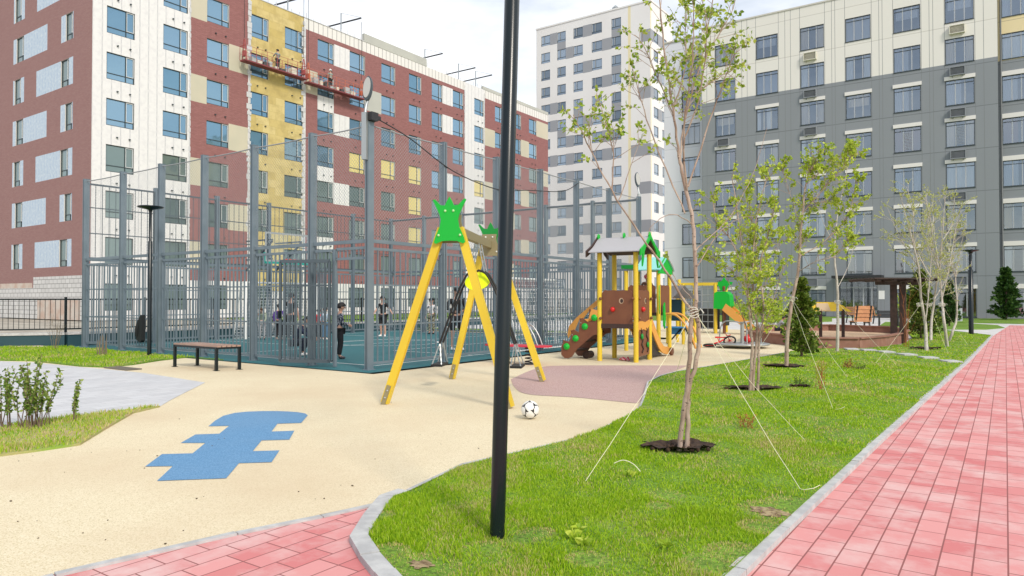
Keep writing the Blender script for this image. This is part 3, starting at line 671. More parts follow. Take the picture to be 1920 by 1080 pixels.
# ---- right building
RY=59.7;RX0=-21.49;RX1=-.3;RTOP=24.8;RXE=20.
BR=thing('apartment_building','large grey apartment building with cream top floors and white window boxes','building',(RX0,RY,0))
m_rg=brickmat('grey facade panels',(.245,.265,.285),(.25,.27,.29),(.17,.185,.20),1e3,3.0,.03,off=0,bump=.3)
m_rc=brickmat('cream facade panels',(.74,.72,.66),(.75,.73,.68),(.58,.56,.51),1e3,3.0,.03,off=0,bump=.3)
m_ry=brickmat('yellow cream facade panels',(.76,.64,.38),(.77,.65,.40),(.5,.43,.28),1e3,3.0,.03,off=0,bump=.3)
m_rw=brickmat('pale facade panels',(.68,.69,.74),(.69,.70,.75),(.54,.55,.60),1e3,3.0,.03,off=0,bump=.3)
m_joint=mat('panel joint',(.19,.20,.21),rough=.8);m_room=mat('dim room',(.22,.19,.17),(.32,.29,.25),1,.9)
m_clear=clearglass('window glass')
m_curt=[mat('white curtain',(.85,.84,.80),rough=.9),mat('beige curtain',(.72,.62,.46),rough=.9),mat('brown curtain',(.36,.20,.15),rough=.9),mat('grey curtain',(.58,.60,.62),rough=.9),mat('yellow curtain',(.62,.45,.16),rough=.9)]
m_rfr=mat('grey window frame',(.07,.085,.095),rough=.4);m_rmul=mat('light mullion',(.42,.44,.46),rough=.4)
UR=lambda px,y=400:onY(px,y,RY)[0]-RX0
rcol=[(1342,1379.5),(1419,1460),(1502,1547),(1587,1635),(1677.5,1728.5),(1774.5,1829.5)]
RC=[(UR(a),UR(b)) for a,b in rcol]
zt=onY(1440,66,RY)[1];
def rz_(r):
    top=zt-3.0*r;return (top-1.82,top)
zb=onY(1868,106,RY)[1]
winsR=[];zR=[(0,RX1-RX0+.1,0,zb,1)]
for r in range(8):
    z0,z1=rz_(r)
    if r==7: z0-=.2
    for c,(a,b) in enumerate(RC):
        if r==7 and c==3: continue
        winsR.append((a,z0,b,z1,r,c))
mb=MB();W1=RX1-RX0
wl=[w[:4] for w in winsR];ed=(UR(1573),.15,UR(1644),2.75);wl.append(ed)
facade(mb,(RX0,RY,0),(1,0,0),(0,-1,0),0,W1,RTOP,zR,wl,.12,4,room=6)
# set-back bay on the left and the wing on the right
RL0=-25.6;rl=[(onY(1279,400,RY+1.5)[0]-RL0,onY(1313,400,RY+1.5)[0]-RL0)]
wl2=[(rl[0][0],rz_(r)[0],rl[0][1],rz_(r)[1]) for r in range(8)]
facade(mb,(RL0,RY+1.5,0),(1,0,0),(0,-1,0),0,RX0-RL0,RTOP,[(0,9,0,RTOP,3)],wl2,.12,4,room=6)
mb.face([(RX0,RY,0),(RX0,RY+1.5,0),(RX0,RY+1.5,RTOP),(RX0,RY,RTOP)][::-1],1)
wr=[(onY(1881,400,RY+1.)[0]-RX1,onY(1936,400,RY+1.)[0]-RX1)]
W2=RXE-RX1;step=3.75;wl3=[]
for k in range(5):
    for r in range(8): wl3.append((wr[0][0]+k*step,rz_(r)[0],wr[0][1]+k*step,rz_(r)[1]))
facade(mb,(RX1,RY+1.,0),(1,0,0),(0,-1,0),0,W2,RTOP,[(0,W2,0,RTOP,5),(0,W2,0,zb-.1,1)],wl3,.12,4,room=6)
mb.face([(RX1,RY,0),(RX1,RY+1,0),(RX1,RY+1,RTOP),(RX1,RY,RTOP)],1)
for (x0_,y0_,x1_,y1_) in [(RL0,RY+1.5,RL0,RY+16),(RL0,RY+16,RXE,RY+16),(RXE,RY+16,RXE,RY+1)]: mb.face([(x0_,y0_,0),(x1_,y1_,0),(x1_,y1_,RTOP),(x0_,y0_,RTOP)][::-1],3)
mb.build('wall',[m_rc,m_rg,m_rc,m_rw,m_rfr,m_ry,m_room],BR,world=True)
s=MB();s.box((RX0-.05,RY-.06,RTOP),(RX1+.05,RY+15.9,RTOP+.12));s.box((RL0,RY+1.4,RTOP),(RX0-.05,RY+15.9,RTOP+.12));s.box((RX1+.05,RY+.9,RTOP),(RXE,RY+15.9,RTOP+.12));s.build('roof',m_rc,BR,world=True)
s=MB()
for a,b in RC:
    for u in (a-.75,a-.04,b+.04,b+.55): 
        if u<W1-.1: s.box((RX0+u,RY-.003,0),(RX0+u+.025,RY,RTOP))
s.build('panel_joint',m_joint,BR,world=True)
RW=WinSet(BR,100);fR=[m_rfr,m_rfr,m_rmul,m_frame];m_lint=mat('white lintel box',(.74,.72,.69),rough=.6)
RR=random.Random(3);acs={(0,2),(0,4),(0,6),(2,0),(2,1),(2,2),(2,4),(2,6),(5,0),(5,1),(5,2),(5,4),(5,5),(5,6),(5,3)}
m_ac=mat('grey louvred box',(.24,.26,.28),rough=.6);m_acw=mat('cream louvred box',(.62,.60,.50),rough=.6)
def acbox(x,y,z,m):
    s=MB();w=.95;h=.62
    s.box((0,-.28,0),(w,-.25,.05));s.box((0,-.28,h-.05),(w,-.25,h));s.box((0,-.28,.05),(.05,-.25,h-.05));s.box((w-.05,-.28,.05),(w,-.25,h-.05))
    s.box((0,-.25,0),(.03,0,h));s.box((w-.03,-.25,0),(w,0,h));s.box((.03,-.25,0),(w-.03,0,.03));s.box((.03,-.25,h-.03),(w-.03,0,h))
    for k in range(7): s.mesh([(.05,-.26,.07+k*.075),(w-.05,-.26,.07+k*.075),(w-.05,-.2,.12+k*.075),(.05,-.2,.12+k*.075)],[(0,1,2,3)])
    s.box((.15,-.2,-.09),(.2,0,-.002));s.box((w-.2,-.2,-.09),(w-.15,0,-.002))
    o=s.build('air_conditioner',m,BR);o.location=Vector((x,y,z))-BR.location
for a,z0,b,z1,r,c in winsR:
    k=RR.choice([0,0,1,1,2,4,0,3]);cm=RR.choice(m_curt[:4] if c<3 else m_curt)
    if r<=1: cm=RR.choice(m_curt[:2]+[m_curt[3]])
    RW.add((RX0+a,RY,z0),0,b-a,z1-z0,'R2' if (r,c) in ((3,5),(4,3),(3,4)) else 'R',(fR,m_clear,None),curt=(k,cm))
    if r>=2: s=MB();s.box((RX0+a-.06,RY-.07,z1),(RX0+b+.06,RY,z1+.27));s.build('window_lintel',m_lint,BR,world=True)
    if (c,r) in acs: acbox(RX0+(a+b)/2-.6,RY,z0-.92,m_acw if r<(1 if c==5 else 1) else m_ac)
for a,z0,b,z1 in wl2: RW.add((RL0+a,RY+1.5,z0),0,b-a,z1-z0,'R',(fR,m_clear,None),curt=(RR.choice([0,1,2]),RR.choice(m_curt[:4])))
for i,(a,z0,b,z1) in enumerate(wl3[:16]):
    RW.add((RX1+a,RY+1,z0),0,b-a,z1-z0,'R',(fR,m_clear,None),curt=(RR.choice([0,1,2,4]),RR.choice(m_curt)))
for i,(a,z0,b,z1) in enumerate(wl3):
    if i%8>=2 and i<16: s=MB();s.box((RX1+a-.06,RY+.93,z1),(RX1+b+.06,RY+1,z1+.32));s.build('window_lintel',m_lint,BR,world=True)
f,p=window_proto(ed[2]-ed[0],ed[3]-ed[1],'D',([m_rfr,m_rfr,m_rmul,m_frame],m_clear,None));f.name='entrance_door';f.parent=BR;f.location=Vector((RX0+ed[0],RY,ed[1]))-BR.location
s=MB();a=RX0+ed[0];s.box((a-.3,RY-1.5,2.95),(a+3.1,RY,3.15));s.build('canopy',m_blackm,BR,world=True)
s=MB();x,z=onY(1653,553,RY);s.box((x-.2,RY-.02,z-.32),(x+.2,RY,z+.32));s.build('wall_notice',m_white,BR,world=True)
s=MB();x=RX1+.18;s.tube([(x,RY+.93,.3),(x,RY+.93,RTOP-.2)],.05,8);s.build('downpipe',m_joint,BR,world=True)
# ------------------------------------------------------------------ ball court fence
FX=[-10.19,-11.88,-13.87,-15.83,-17.76,-19.71,-21.82];FYR=[9.75,11.96,13.96,15.94,17.89,19.95,22.15];FYL=[9.75,11.8,13.9,15.95,17.95,19.97,22.15];FXB=[-10.19,-11.95,-13.9,-15.9,-17.9,-19.9,-21.82]
FH=4.85;x0f,y0f,x1f,y1f=-21.82,9.75,-10.19,22.15
m_net=netmat('grey ball net',(.30,.33,.35),.075,.09)
CF=thing('sports_court_fence','tall grey steel fence of bars and netting around the teal ball court','fence',(x1f,y0f,0))
def post(x,y,rot=0,wd=.1,dp=.15):
    s=MB();a,b=(wd/2,dp/2) if not rot else (dp/2,wd/2)
    s.box((x-a,y-b,0),(x+a,y+b,FH));s.box((x-a-.006,y-b-.006,FH),(x+a+.006,y+b+.006,FH+.01));s.box((x-a-.03,y-b-.03,.012),(x+a+.03,y+b+.03,.025))
    if not rot: s.box((x-.012,y-b-.004,.03),(x+.012,y-b,FH-.02),1);s.box((x-.012,y+b,.03),(x+.012,y+b+.004,FH-.02),1)
    else: s.box((x-a-.004,y-.012,.03),(x-a,y+.012,FH-.02),1);s.box((x+a,y-.012,.03),(x+a+.004,y+.012,FH-.02),1)
    return s.build('post',[m_steel,m_steeld],CF,world=True)
posts=set()
for x in FX: post(x,y0f,0)
for x in FXB[1:-1]: post(x,y1f,0)
for y in FYR[1:]: post(x1f,y,1)
for y in FYL[1:]: post(x0f,y,1)
def panel(p,q,z0,z1,n,rods,name='bar_panel',m=None,r=.011,fr=.035,par=None):
    s=MB();p=Vector((*p,0));q=Vector((*q,0));d=(q-p).normalized();L_=(q-p).length
    a=p+d*.07;b=q-d*.07
    s.bar(a+Vector((0,0,z0)),b+Vector((0,0,z0)),fr,fr+.015);s.bar(a+Vector((0,0,z1)),b+Vector((0,0,z1)),fr,fr+.02)
    s.bar(a+Vector((0,0,z0)),a+Vector((0,0,z1)),fr,fr,up=d);s.bar(b+Vector((0,0,z0)),b+Vector((0,0,z1)),fr,fr,up=d)
    for k in range(1,n):
        c=a.lerp(b,k/n);s.bar(c+Vector((0,0,z0)),c+Vector((0,0,z1)),r*2,r*2,up=d)
    for z in rods: s.bar(a+Vector((0,0,z)),b+Vector((0,0,z)),.012,.03)
    return s.build(name,m or m_steel,par or CF,world=True)
def net(p,q,z0,z1,sag=.02):
    s=MB();p=Vector((*p,0));q=Vector((*q,0));L_=(q-p).length;n=8;d=(q-p).normalized();P=[]
    top=[]
    for k in range(n+1):
        t=k/n;c=p.lerp(q,t);z=z1-sag*4*t*(1-t);top.append(c+Vector((0,0,z)))
    for k in range(n):
        a=p.lerp(q,k/n);b=p.lerp(q,(k+1)/n)
        s.face([(a.x,a.y,z0),(b.x,b.y,z0),top[k+1],top[k]],0,[(L_*k/n,z0),(L_*(k+1)/n,z0),(L_*(k+1)/n,top[k+1].z),(L_*k/n,top[k].z)])
    s.build('net',m_net,CF,world=True)
    s=MB();s.tube(top,.014,6);s.build('top_rope',mat_rope,CF,world=True)
mat_rope=mat('grey top rope',(.30,.31,.33),rough=.8)
def side(pts,upbars,skip=()):
    for i in range(len(pts)-1):
        p,q=pts[i],pts[i+1]
        if i not in skip: panel(p,q,.13,2.38,13,(.88,1.67))
        s=MB();s.bar((*p,2.53),(*q,2.53),.05,.07);s.build('rail',m_steel,CF,world=True)
        if upbars: panel(p,q,2.58,FH-.12,10,(3.3,4.05),fr=.03,m=m_steeld,r=.007)
        else:
            net(p,q,2.56,FH-.05)
side([(x,y0f) for x in FX],False,skip=(0,))
side([(x1f,y) for y in FYR],False)
side([(x0f,y) for y in FYL],True)
side([(x,y1f) for x in FXB],False)
s=MB();s.bar((x0f,y1f,FH-.1),(x1f,y1f,FH-.1),.04,.06);s.build('top_rail',m_steeld,CF,world=True)
# gate bay
panel((-10.19,y0f),(-11.2,y0f),2.2,2.4,8,());panel((-11.15,y0f),(-11.88,y0f),.13,2.38,5,(.88,1.67))
s=MB();s.box((-11.2,y0f-.03,0.02),(-11.14,y0f+.03,2.4));s.build('gate_post',m_steel,CF,world=True)
g=panel((-11.17,9.69),(-12.22,9.14),.13,2.16,10,(.88,1.67),name='gate_leaf',fr=.05,m=m_steeld);g['label']='gate leaf standing open outwards beside the boy'
s=MB();s.box((-12.16,9.1,1.0),(-12.12,9.17,1.15));s.build('handle',m_black,g,world=True)
# floodlights on the fence corners: things of their own (bolted to the corner post)
def flood(loc,rz,label,k=1.0,tilt=.5):
    t=thing('floodlight',label,'floodlight',loc,rz,'floodlights on the court fence')
    s=MB();s.box((-.05,-.04,-.8),(.05,.04,.12));s.tube([(0,0,0),(0,.05,.25),(0,.12,.38)],.03,8);s.build('bracket',m_galv,t)
    s=MB();prof=[(.09*math.cos(a),.26*math.sin(a)) for a in [2*math.pi*i/20 for i in range(20)]]
    s.prism(prof,(0,.13,.62),(1,0,0),(0,.22,.975),.07,0);s.build('lamp_housing',m_steeld,t)
    s=MB();s.prism([(x*.85,y*.85) for x,y in prof],(0,.083,.635),(1,0,0),(0,.22,.975),.012);s.build('lamp_lens',mat('milky lens',(.40,.40,.38),rough=.25),t)
    return t
m_blk2=m_blackm
flood((-10.19,9.62,FH+.05),.35,'large oval floodlight above the nearest court fence corner')
flood((-10.19,22.2,FH),.9,'small oval floodlight on the far right court fence corner')
s=MB();s.box((-.09,-.09,0),(.09,.09,.16));s.box((-.05,.09,.05),(.05,.2,.12));o=s.build('camera_box',m_blackm);o.location=(-10.13,9.75,FH+.02);tag(o,'small black junction box on top of the nearest court fence post','box')
cab=smooth_path([(-10.1,9.8,4.95),(-10.1,10.8,4.72),(-10.1,12.2,4.25),(-10.1,13.9,4.05),(-10.12,15.2,4.2),(-10.12,17.0,4.4),(-10.12,17.9,4.75)],5)
s=MB();s.tube(cab,.012,6);tag(s.build('cable',m_blackm),'black cable sagging from the floodlight corner along the court fence','cable')
# basketball hoop
BH=thing('basketball_hoop','clear basketball backboard with teal padding on a wall bracket in the court','basketball hoop',(-21.5,15.6,0))
s=MB();X=-20.3
s.box((X-.02,14.7,2.65),(X,14.76,3.65));s.box((X-.02,16.44,2.65),(X,16.5,3.65));s.box((X-.02,14.76,3.59),(X,16.44,3.65));s.box((X-.02,14.76,2.65),(X,16.44,2.71))
s.build('backboard_frame',m_galv,BH,world=True)
s=MB();s.face([(X-.008,14.76,2.71),(X-.008,16.44,2.71),(X-.008,16.44,3.59),(X-.008,14.76,3.59)]);s.build('backboard',clearglass('backboard glass',(.93,.96,.96),.05),BH,world=True)
s=MB();s.box((X-.04,14.68,2.58),(X+.02,16.52,2.65));s.box((X-.04,14.66,2.58),(X+.02,14.70,2.95));s.box((X-.04,16.5,2.58),(X+.02,16.54,2.95));s.build('padding',m_teal,BH,world=True)
s=MB();c=Vector((X+.3,15.6,2.72));s.tube([c+Vector((.23*math.cos(a),.23*math.sin(a),0)) for a in [2*math.pi*i/20 for i in range(21)]],.014,6);s.box((X,15.5,2.66),(X+.08,15.7,2.76));s.build('rim',mat('orange red rim',(.75,.06,.03),rough=.4),BH,world=True)
s=MB()
for y in (15.0,16.2):
    s.bar((-21.75,y,3.4),(X-.02,y,3.4),.05);s.bar((-21.75,y,2.4),(X-.02,y,3.35),.05);s.bar((-21.75,y,2.75),(X-.02,y,2.75),.05)
s.build('bracket',m_teal if False else m_steeld,BH,world=True)
# small goals
m_gnet=netmat('white goal net',(.75,.75,.75),.11,.10,False)
def goal(x,y,rz,label):
    t=thing('football_goal',label,'goal',(x,y,0),rz,'small white football goals');s=MB();w=1.5;h=1.95;d=.7
    s.tube([(-w,0,0.02),(-w,0,h),(w,0,h),(w,0,.02)],.04,8);s.build('goal_frame',m_white,t)
    s=MB();s.tube([(-w,0,h),(-w,d*.4,h),(-w,d,.02)],.02,6);s.tube([(w,0,h),(w,d*.4,h),(w,d,.02)],.02,6);s.tube([(-w,d,.03),(w,d,.03)],.02,6);s.build('goal_stay',m_white,t)
    s=MB()
    s.face([(-w,d,0),(w,d,0),(w,d*.4,h),(-w,d*.4,h)],0,[(0,0),(2*w,0),(2*w,h),(0,h)]);s.face([(-w,0,h),(w,0,h),(w,d*.4,h),(-w,d*.4,h)],0,[(0,0),(2*w,0),(2*w,.4),(0,.4)])
    for sx in(-w,w): s.face([(sx,0,0),(sx,d,0),(sx,d*.4,h),(sx,0,h)],0,[(0,0),(d,0),(d*.4,h),(0,h)])
    s.build('net',m_gnet,t)
goal(-11.1,16.7,math.pi/2-math.pi,'white netted football goal inside the right side of the court')
goal(-21.2,16.1,math.pi/2,'white netted football goal inside the far left side of the court')
# low wall with railing behind the court
RWp=[(-33,3.2),(-24.6,8.0),(-23.4,9.9),(-23.4,46)]
def railing(pts,label,wall=True):
    t=thing('railing_wall',label,'railing',(pts[0][0],pts[0][1],0))
    for i in range(len(pts)-1):
        p=Vector((*pts[i],0));q=Vector((*pts[i+1],0));Z=Vector((0,0,1));d=(q-p).normalized();L_=(q-p).length
        if wall:
            s=MB();s.bar(p+Z*.10,q+Z*.10,.3,.42);s.build('wall',mat_wall,t,world=True)
            s=MB();s.bar(p+Z*.345,q+Z*.345,.36,.07);s.build('coping',m_kerb,t,world=True)
        s=MB();s.bar(p+Z*.48,q+Z*.48,.03,.04);s.bar(p+Z*1.38,q+Z*1.38,.045,.045);n=int(L_/.125)
        for k in range(1,n): c=p.lerp(q,k/n);s.bar(c+Z*.5,c+Z*1.36,.014,.014,up=d)
        s.build('bar_panel',m_black,t,world=True)
        n=max(1,int(L_/2.4));s=MB()
        for k in range(n+1):
            if k==n and i<len(pts)-2: continue
            s=MB();c=p.lerp(q,k/n);s.bar(c+Z*.38,c+Z*1.45,.06,.06,up=d);s.build('post',m_black,t,world=True)
    return t
mat_wall=mat('dark teal wall paint',(.012,.055,.07),rough=.55)
railing(RWp[:2]+[RWp[2]]+[RWp[3]],'black bar railing on a dark teal wall beside and behind the court')
# ------------------------------------------------------------------ lamp posts
def lamppost(x,y,h,label,top=None,r=.044,head=True):
    t=thing('street_lamp',label,'street lamp',(x,y,0),0,'black lamp posts')
    tx,ty=top or (0,0)
    s=MB();s.tube([(0,0,0),(tx*.78,ty*.78,h*.78),(tx*.785,ty*.785,h*.785),(tx,ty,h)],[r,r,r*.7,r*.7],20);s.build('pole',m_black,t)
    s=MB();s.lathe((tx,ty,h-.06),[(r*.8,0),(r,.05),(.28,.10),(.30,.12),(.28,.135),(.02,.15)],24);s.build('lamp_head',m_black,t)
    return t
px,py=G(932,1018);tp=D(960,0,4.06)
k=(4.3)/(tp.z);lamppost(px,py,4.3,'tall leaning black lamp post in the near lawn cutting the picture',((tp.x-px)*k,(tp.y-py)*k),.0435)
px,py=G(280,668);tp=onY(280,393,py);lamppost(px,py,tp[1],'slim dark green lamp post beside the court fence on the left lawn',r=.05)
px,py=G(1821,628);tp=onY(1821,472,py);lamppost(px,py,tp[1],'distant black lamp post at the edge of the red path',r=.085)
# ------------------------------------------------------------------ simple bench by the court
BN=thing('bench','backless wooden slat bench with black metal frame beside the court','bench',(-13.2,8.2,0),.0)
P_=[Vector((*G(321,689),0)),Vector((*G(353,684),0)),Vector((*G(410,697),0)),Vector((*G(446,694),0))]
P_=[Vector((-13.98,7.98,0)),Vector((-13.86,8.40,0)),Vector((-12.52,7.98,0)),Vector((-12.40,8.40,0))]
for i,p in enumerate(P_):
    s=MB();s.bar(p,p+Vector((0,0,.46)),.05,.05,up=(1,0,0));s.box((p.x-.06,p.y-.04,.005),(p.x+.06,p.y+.04,.012));s.build('leg',m_black,BN,world=True)
s=MB();Z=Vector((0,0,.44));s.bar(P_[0]+Z,P_[1]+Z,.05,.04);s.bar(P_[2]+Z,P_[3]+Z,.05,.04);s.bar(P_[0]+Z,P_[2]+Z,.04,.04);s.bar(P_[1]+Z,P_[3]+Z,.04,.04);s.build('seat_frame',m_black,BN,world=True)
s=MB()
for k in range(5):
    a=P_[0].lerp(P_[1],(k+.3)/4.6)+Vector((.0,0,.475));b=P_[2].lerp(P_[3],(k+.3)/4.6)+Vector((0,0,.475));d=(b-a).normalized()*.04;s.bar(a-d,b+d,.075,.03)
s.build('seat',m_wood,BN,world=True)
# ------------------------------------------------------------------ swing
SW=thing('swing_set','yellow legged two frame swing set with green pineapple shaped end plates','swing',(-6.5,8.4,0))
near=[Vector((*G(722,758),0)),Vector((*G(957,766),0))];far=[Vector((*G(848,711),0)),Vector((*G(1018,716),0))]
cn=Vector((-5.93,7.12,0));cf=Vector((-7.26,9.76,0))
lu=(near[1]-near[0]).normalized();bd=(cf-cn).normalized()
def leg(p,q):
    s=MB();s.bar(p+Vector((0,0,.02)),q,.085,.10,up=lu);d=(q-p).normalized();s.bar(p+d*.28+lu*.0,q-d*.02,.030,.104,mi=1,up=lu);s.build('leg',[m_yel,mat_yd],SW,world=True)
    s=MB();s.bar(p-bd*.035-lu*.012+Vector((0,0,.003)),p-bd*.035-lu*.012+d*.27,.062,.056,up=lu)
    f=s.build('foot_bracket',m_oliv,SW,world=True)
    s=MB()
    for k in(.10,.2): c=p+d*k-bd*.068-lu*.012;s.ball(c,.014,8,6)
    s.build('bolt',m_galv,f,world=True)
mat_yd=mat('yellow post groove',(.70,.44,.01),rough=.5)
leg(near[0],cn-lu*.12+Vector((0,0,2.32)));leg(near[1],cn+lu*.12+Vector((0,0,2.32)));leg(far[0],cf-lu*.12+Vector((0,0,2.32)));leg(far[1],cf+lu*.12+Vector((0,0,2.32)))
crown=[(-.21,2.13),(-.185,2.11),(-.10,2.145),(0,2.15),(.10,2.145),(.185,2.11),(.21,2.13),(.19,2.2),(.13,2.33),(.115,2.42),(.13,2.48),(.165,2.56),(.225,2.68),(.20,2.69),(.12,2.61),(.06,2.605),(.035,2.66),(0,2.72),(-.035,2.66),(-.06,2.605),(-.12,2.61),(-.20,2.69),(-.225,2.68),(-.165,2.56),(-.13,2.48),(-.115,2.42),(-.13,2.33),(-.19,2.2)]
s=MB();s.prism(crown,cn-bd*.085,lu,(0,0,1),.022);pl=s.build('end_plate',m_grn,SW,world=True,bevel=.004)
s=MB()
for x,z in ((-.055,2.535),(.055,2.535),(-.145,2.22),(.145,2.22)): c=cn-bd*.1+lu*x+Vector((0,0,z));s.ball(c,.017,10,6)
s.build('bolt',mat('pale green bolt cap',(.45,.75,.35),rough=.4),pl,world=True)
s=MB();s.prism([(x*.98,z) for x,z in crown],cf-bd*(-.07),lu,(0,0,1),.022);s.build('end_plate',m_grnd,SW,world=True,bevel=.004)
pl2=[(-.2,2.13),(.2,2.13),(.12,2.42),(.13,2.5),(-.13,2.5),(-.12,2.42)]
for c,dd in ((cn,.07),(cf,-.075)):
    s=MB();s.prism(pl2,c+bd*dd,lu,(0,0,1),.02);f=s.build('inner_plate',m_oliv,SW,world=True,bevel=.003)
s=MB()
for x,z in ((-.06,2.45),(.06,2.45),(-.13,2.2),(.13,2.2)): s.ball(cf-bd*.09+lu*x+Vector((0,0,z)),.015,8,6)
s.build('bolt',m_white,f,world=True)
s=MB();s.bar(cn+bd*.08+Vector((0,0,2.32)),cf-bd*.085+Vector((0,0,2.32)),.09,.12);s.build('beam',m_oliv,SW,world=True)
# face to face swing seat hanging from the beam
SS=thing('hanging_swing','black framed face to face swing with a lime yellow disc under the beam','swing seat',(cn.x,cn.y,0))
cm=cn.lerp(cf,.62);c0=cm+Vector((0,0,1.72))
dv=Vector((.9,.43,0)).normalized();dv=lu
s=MB();s.prism([(.20*math.cos(a),.15*math.sin(a)) for a in [2*math.pi*i/24 for i in range(24)]],c0+Vector((0,0,-.05)),lu,(0,.35,.93),.02);s.build('disc',mat('lime yellow disc',(.72,.85,.0),rough=.4),SS,world=True)
m_rope=mat('black padded tube',(.01,.01,.011),rough=.6)
for sgn in(-1,1):
    for off in(-.06,.16):
        base=c0+bd*off
        pts=[base+lu*(sgn*.02)+Vector((0,0,.12)),base+lu*(sgn*.14)+Vector((0,0,.07)),base+lu*(sgn*.235)+Vector((0,0,-.08)),base+lu*(sgn*.32)+Vector((0,0,-.26)),base+lu*(sgn*.60)+Vector((0,0,-1.02))]
        s=MB();s.tube(smooth_path(pts,4),.017,8);s.build('side_rod',m_rope,SS,world=True)
    e=c0+lu*(sgn*.63)+bd*.05+Vector((0,0,-1.36))
    s=MB();s.box((-.22,-.09,-.018),(.22,.09,.018));
    M=Matrix.Translation(e)@Matrix(((lu.x*0+bd.x,lu.x,0,0),(bd.y,lu.y,0,0),(0,0,1,0),(0,0,0,1)));s.v=[tuple(M@Vector(v)) for v in s.v];s.build('seat',m_rope,SS,world=True)
    for off in(-.06,.16):
        s=MB();a=c0+bd*off+lu*(sgn*.60)+Vector((0,0,-1.02))
        for q in(-.08,.08):
            b=e+bd*(-.2 if off<0 else .2)+lu*q
            for k in range(9): s.bar(a.lerp(b,k/9),a.lerp(b,(k+1.05)/9),.010 if k%2 else .018,.018 if k%2 else .010)
        s.build('chain',m_galv,SS,world=True)
for sgn in(-1,1):
    for off in(-.06,.16):
        s=MB();a=c0+bd*off+lu*(sgn*.12)+Vector((0,0,.09));b=cm+bd*off+lu*(sgn*.03)+Vector((0,0,2.26))
        for k in range(11): s.bar(a.lerp(b,k/11),a.lerp(b,(k+1.05)/11),.010 if k%2 else .018,.018 if k%2 else .010)
        s.build('chain',m_galv,SS,world=True)
# ------------------------------------------------------------------ ball
def football(x,y):
    s=MB();phi=(1+5**.5)/2;V=[]
    for a in(-1,1):
        for b in(-phi,phi): V+= [Vector((0,a,b)),Vector((a,b,0)),Vector((b,0,a))]
    V=[v.normalized() for v in V];nu=48;nv=24;r=.105;M=Matrix.Rotation(.35,3,'X')@Matrix.Rotation(.5,3,'Y')
    V=[M@v for v in V]
    s.ball((0,0,0),r,nu,nv)
    for i,f in enumerate(s.f):
        c=Vector((0,0,0))
        for k in f: c+=Vector(s.v[k])
        c.normalize();a=min(c.angle(v) for v in V);s.m[i]=1 if a>math.radians(29.3) else 0
    o=s.build('football',[mat('white ball leather',(.78,.77,.74),rough=.35),mat('black ball patch',(.02,.02,.02),rough=.35)]);o.location=(x,y,.111);return tag(o,'white football with black triangular patches on yellow rubber','ball')
football(*G(994,786))
# ------------------------------------------------------------------ spring seesaw
px,py=-8.55,12.5
SP=thing('spring_platform','red spring rocker board with grey arched handle near the court fence','spring rocker',(px,py,0),.15)
s=MB();s.prism([(-.75,-.1),(-.55,-.2),(.55,-.2),(.75,-.1),(.75,.1),(.55,.2),(-.55,.2),(-.75,.1)],(0,0,.40),(1,0,0),(0,1,0),.035);s.build('board',mat('red board',(.58,.03,.06),rough=.4),SP)
for x in(-.28,.25):
    s=MB();s.tube([(x+.075*math.cos(a),.075*math.sin(a),.03+.35*a/(2*math.pi*5)) for a in [2*math.pi*5*i/60 for i in range(61)]],.013,6);s.lathe((x,0,.0),[(.11,.005),(.11,.03)],12);s.build('spring',m_blackm,SP)
for x in(-.3,.45):
    s=MB();s.tube(smooth_path([(x+.06,-.12,.42),(x-.02,-.12,.62),(x-.14,-.11,.80),(x-.2,-.05,.85),(x-.2,.05,.85),(x-.14,.11,.80),(x-.02,.12,.62),(x+.06,.12,.42)],4),.016,8);s.build('handle',m_galv,SP)
# ------------------------------------------------------------------ play tower
TWx,TWy=-7.5,14.22;RZ=math.radians(4.2);S_=.86
PT_=thing('play_tower','brown and yellow climbing tower with grey curved roof and orange slide','play tower',(TWx,TWy,0),RZ)
Mi=(Matrix.Translation((TWx,TWy,0))@Matrix.Rotation(RZ,4,'Z')).inverted()
def tl(v): return Mi@Vector(v)
for x,y in((0,0),(S_,0),(S_,S_),(0,S_)):
    s=MB();s.tube([(x,y,0),(x,y,2.42)],.055,16);q=s.build('post',m_yel,PT_)
    s=MB();s.lathe((x,y,2.42),[(.06,0),(.06,.02),(.01,.03)],16);s.build('post_cap',mat_cap if 'mat_cap' in globals() else m_oliv,q)
s=MB();s.box((.05,-.03,.74),(S_-.05,S_+.03,.84));s.build('deck',m_dbrn,PT_)
def wav(w,z0,z1):
    return [(.0,z0),(w,z0),(w,z1-.05),(w-.03,z1-.02),(w-.07,z1+.015),(w-.12,z1),(w-.2,z1+.01),(w*.55,z1-.005),(w*.4,z1+.01),(.14,z1),(.07,z1+.015),(.03,z1-.02),(0,z1-.05)]
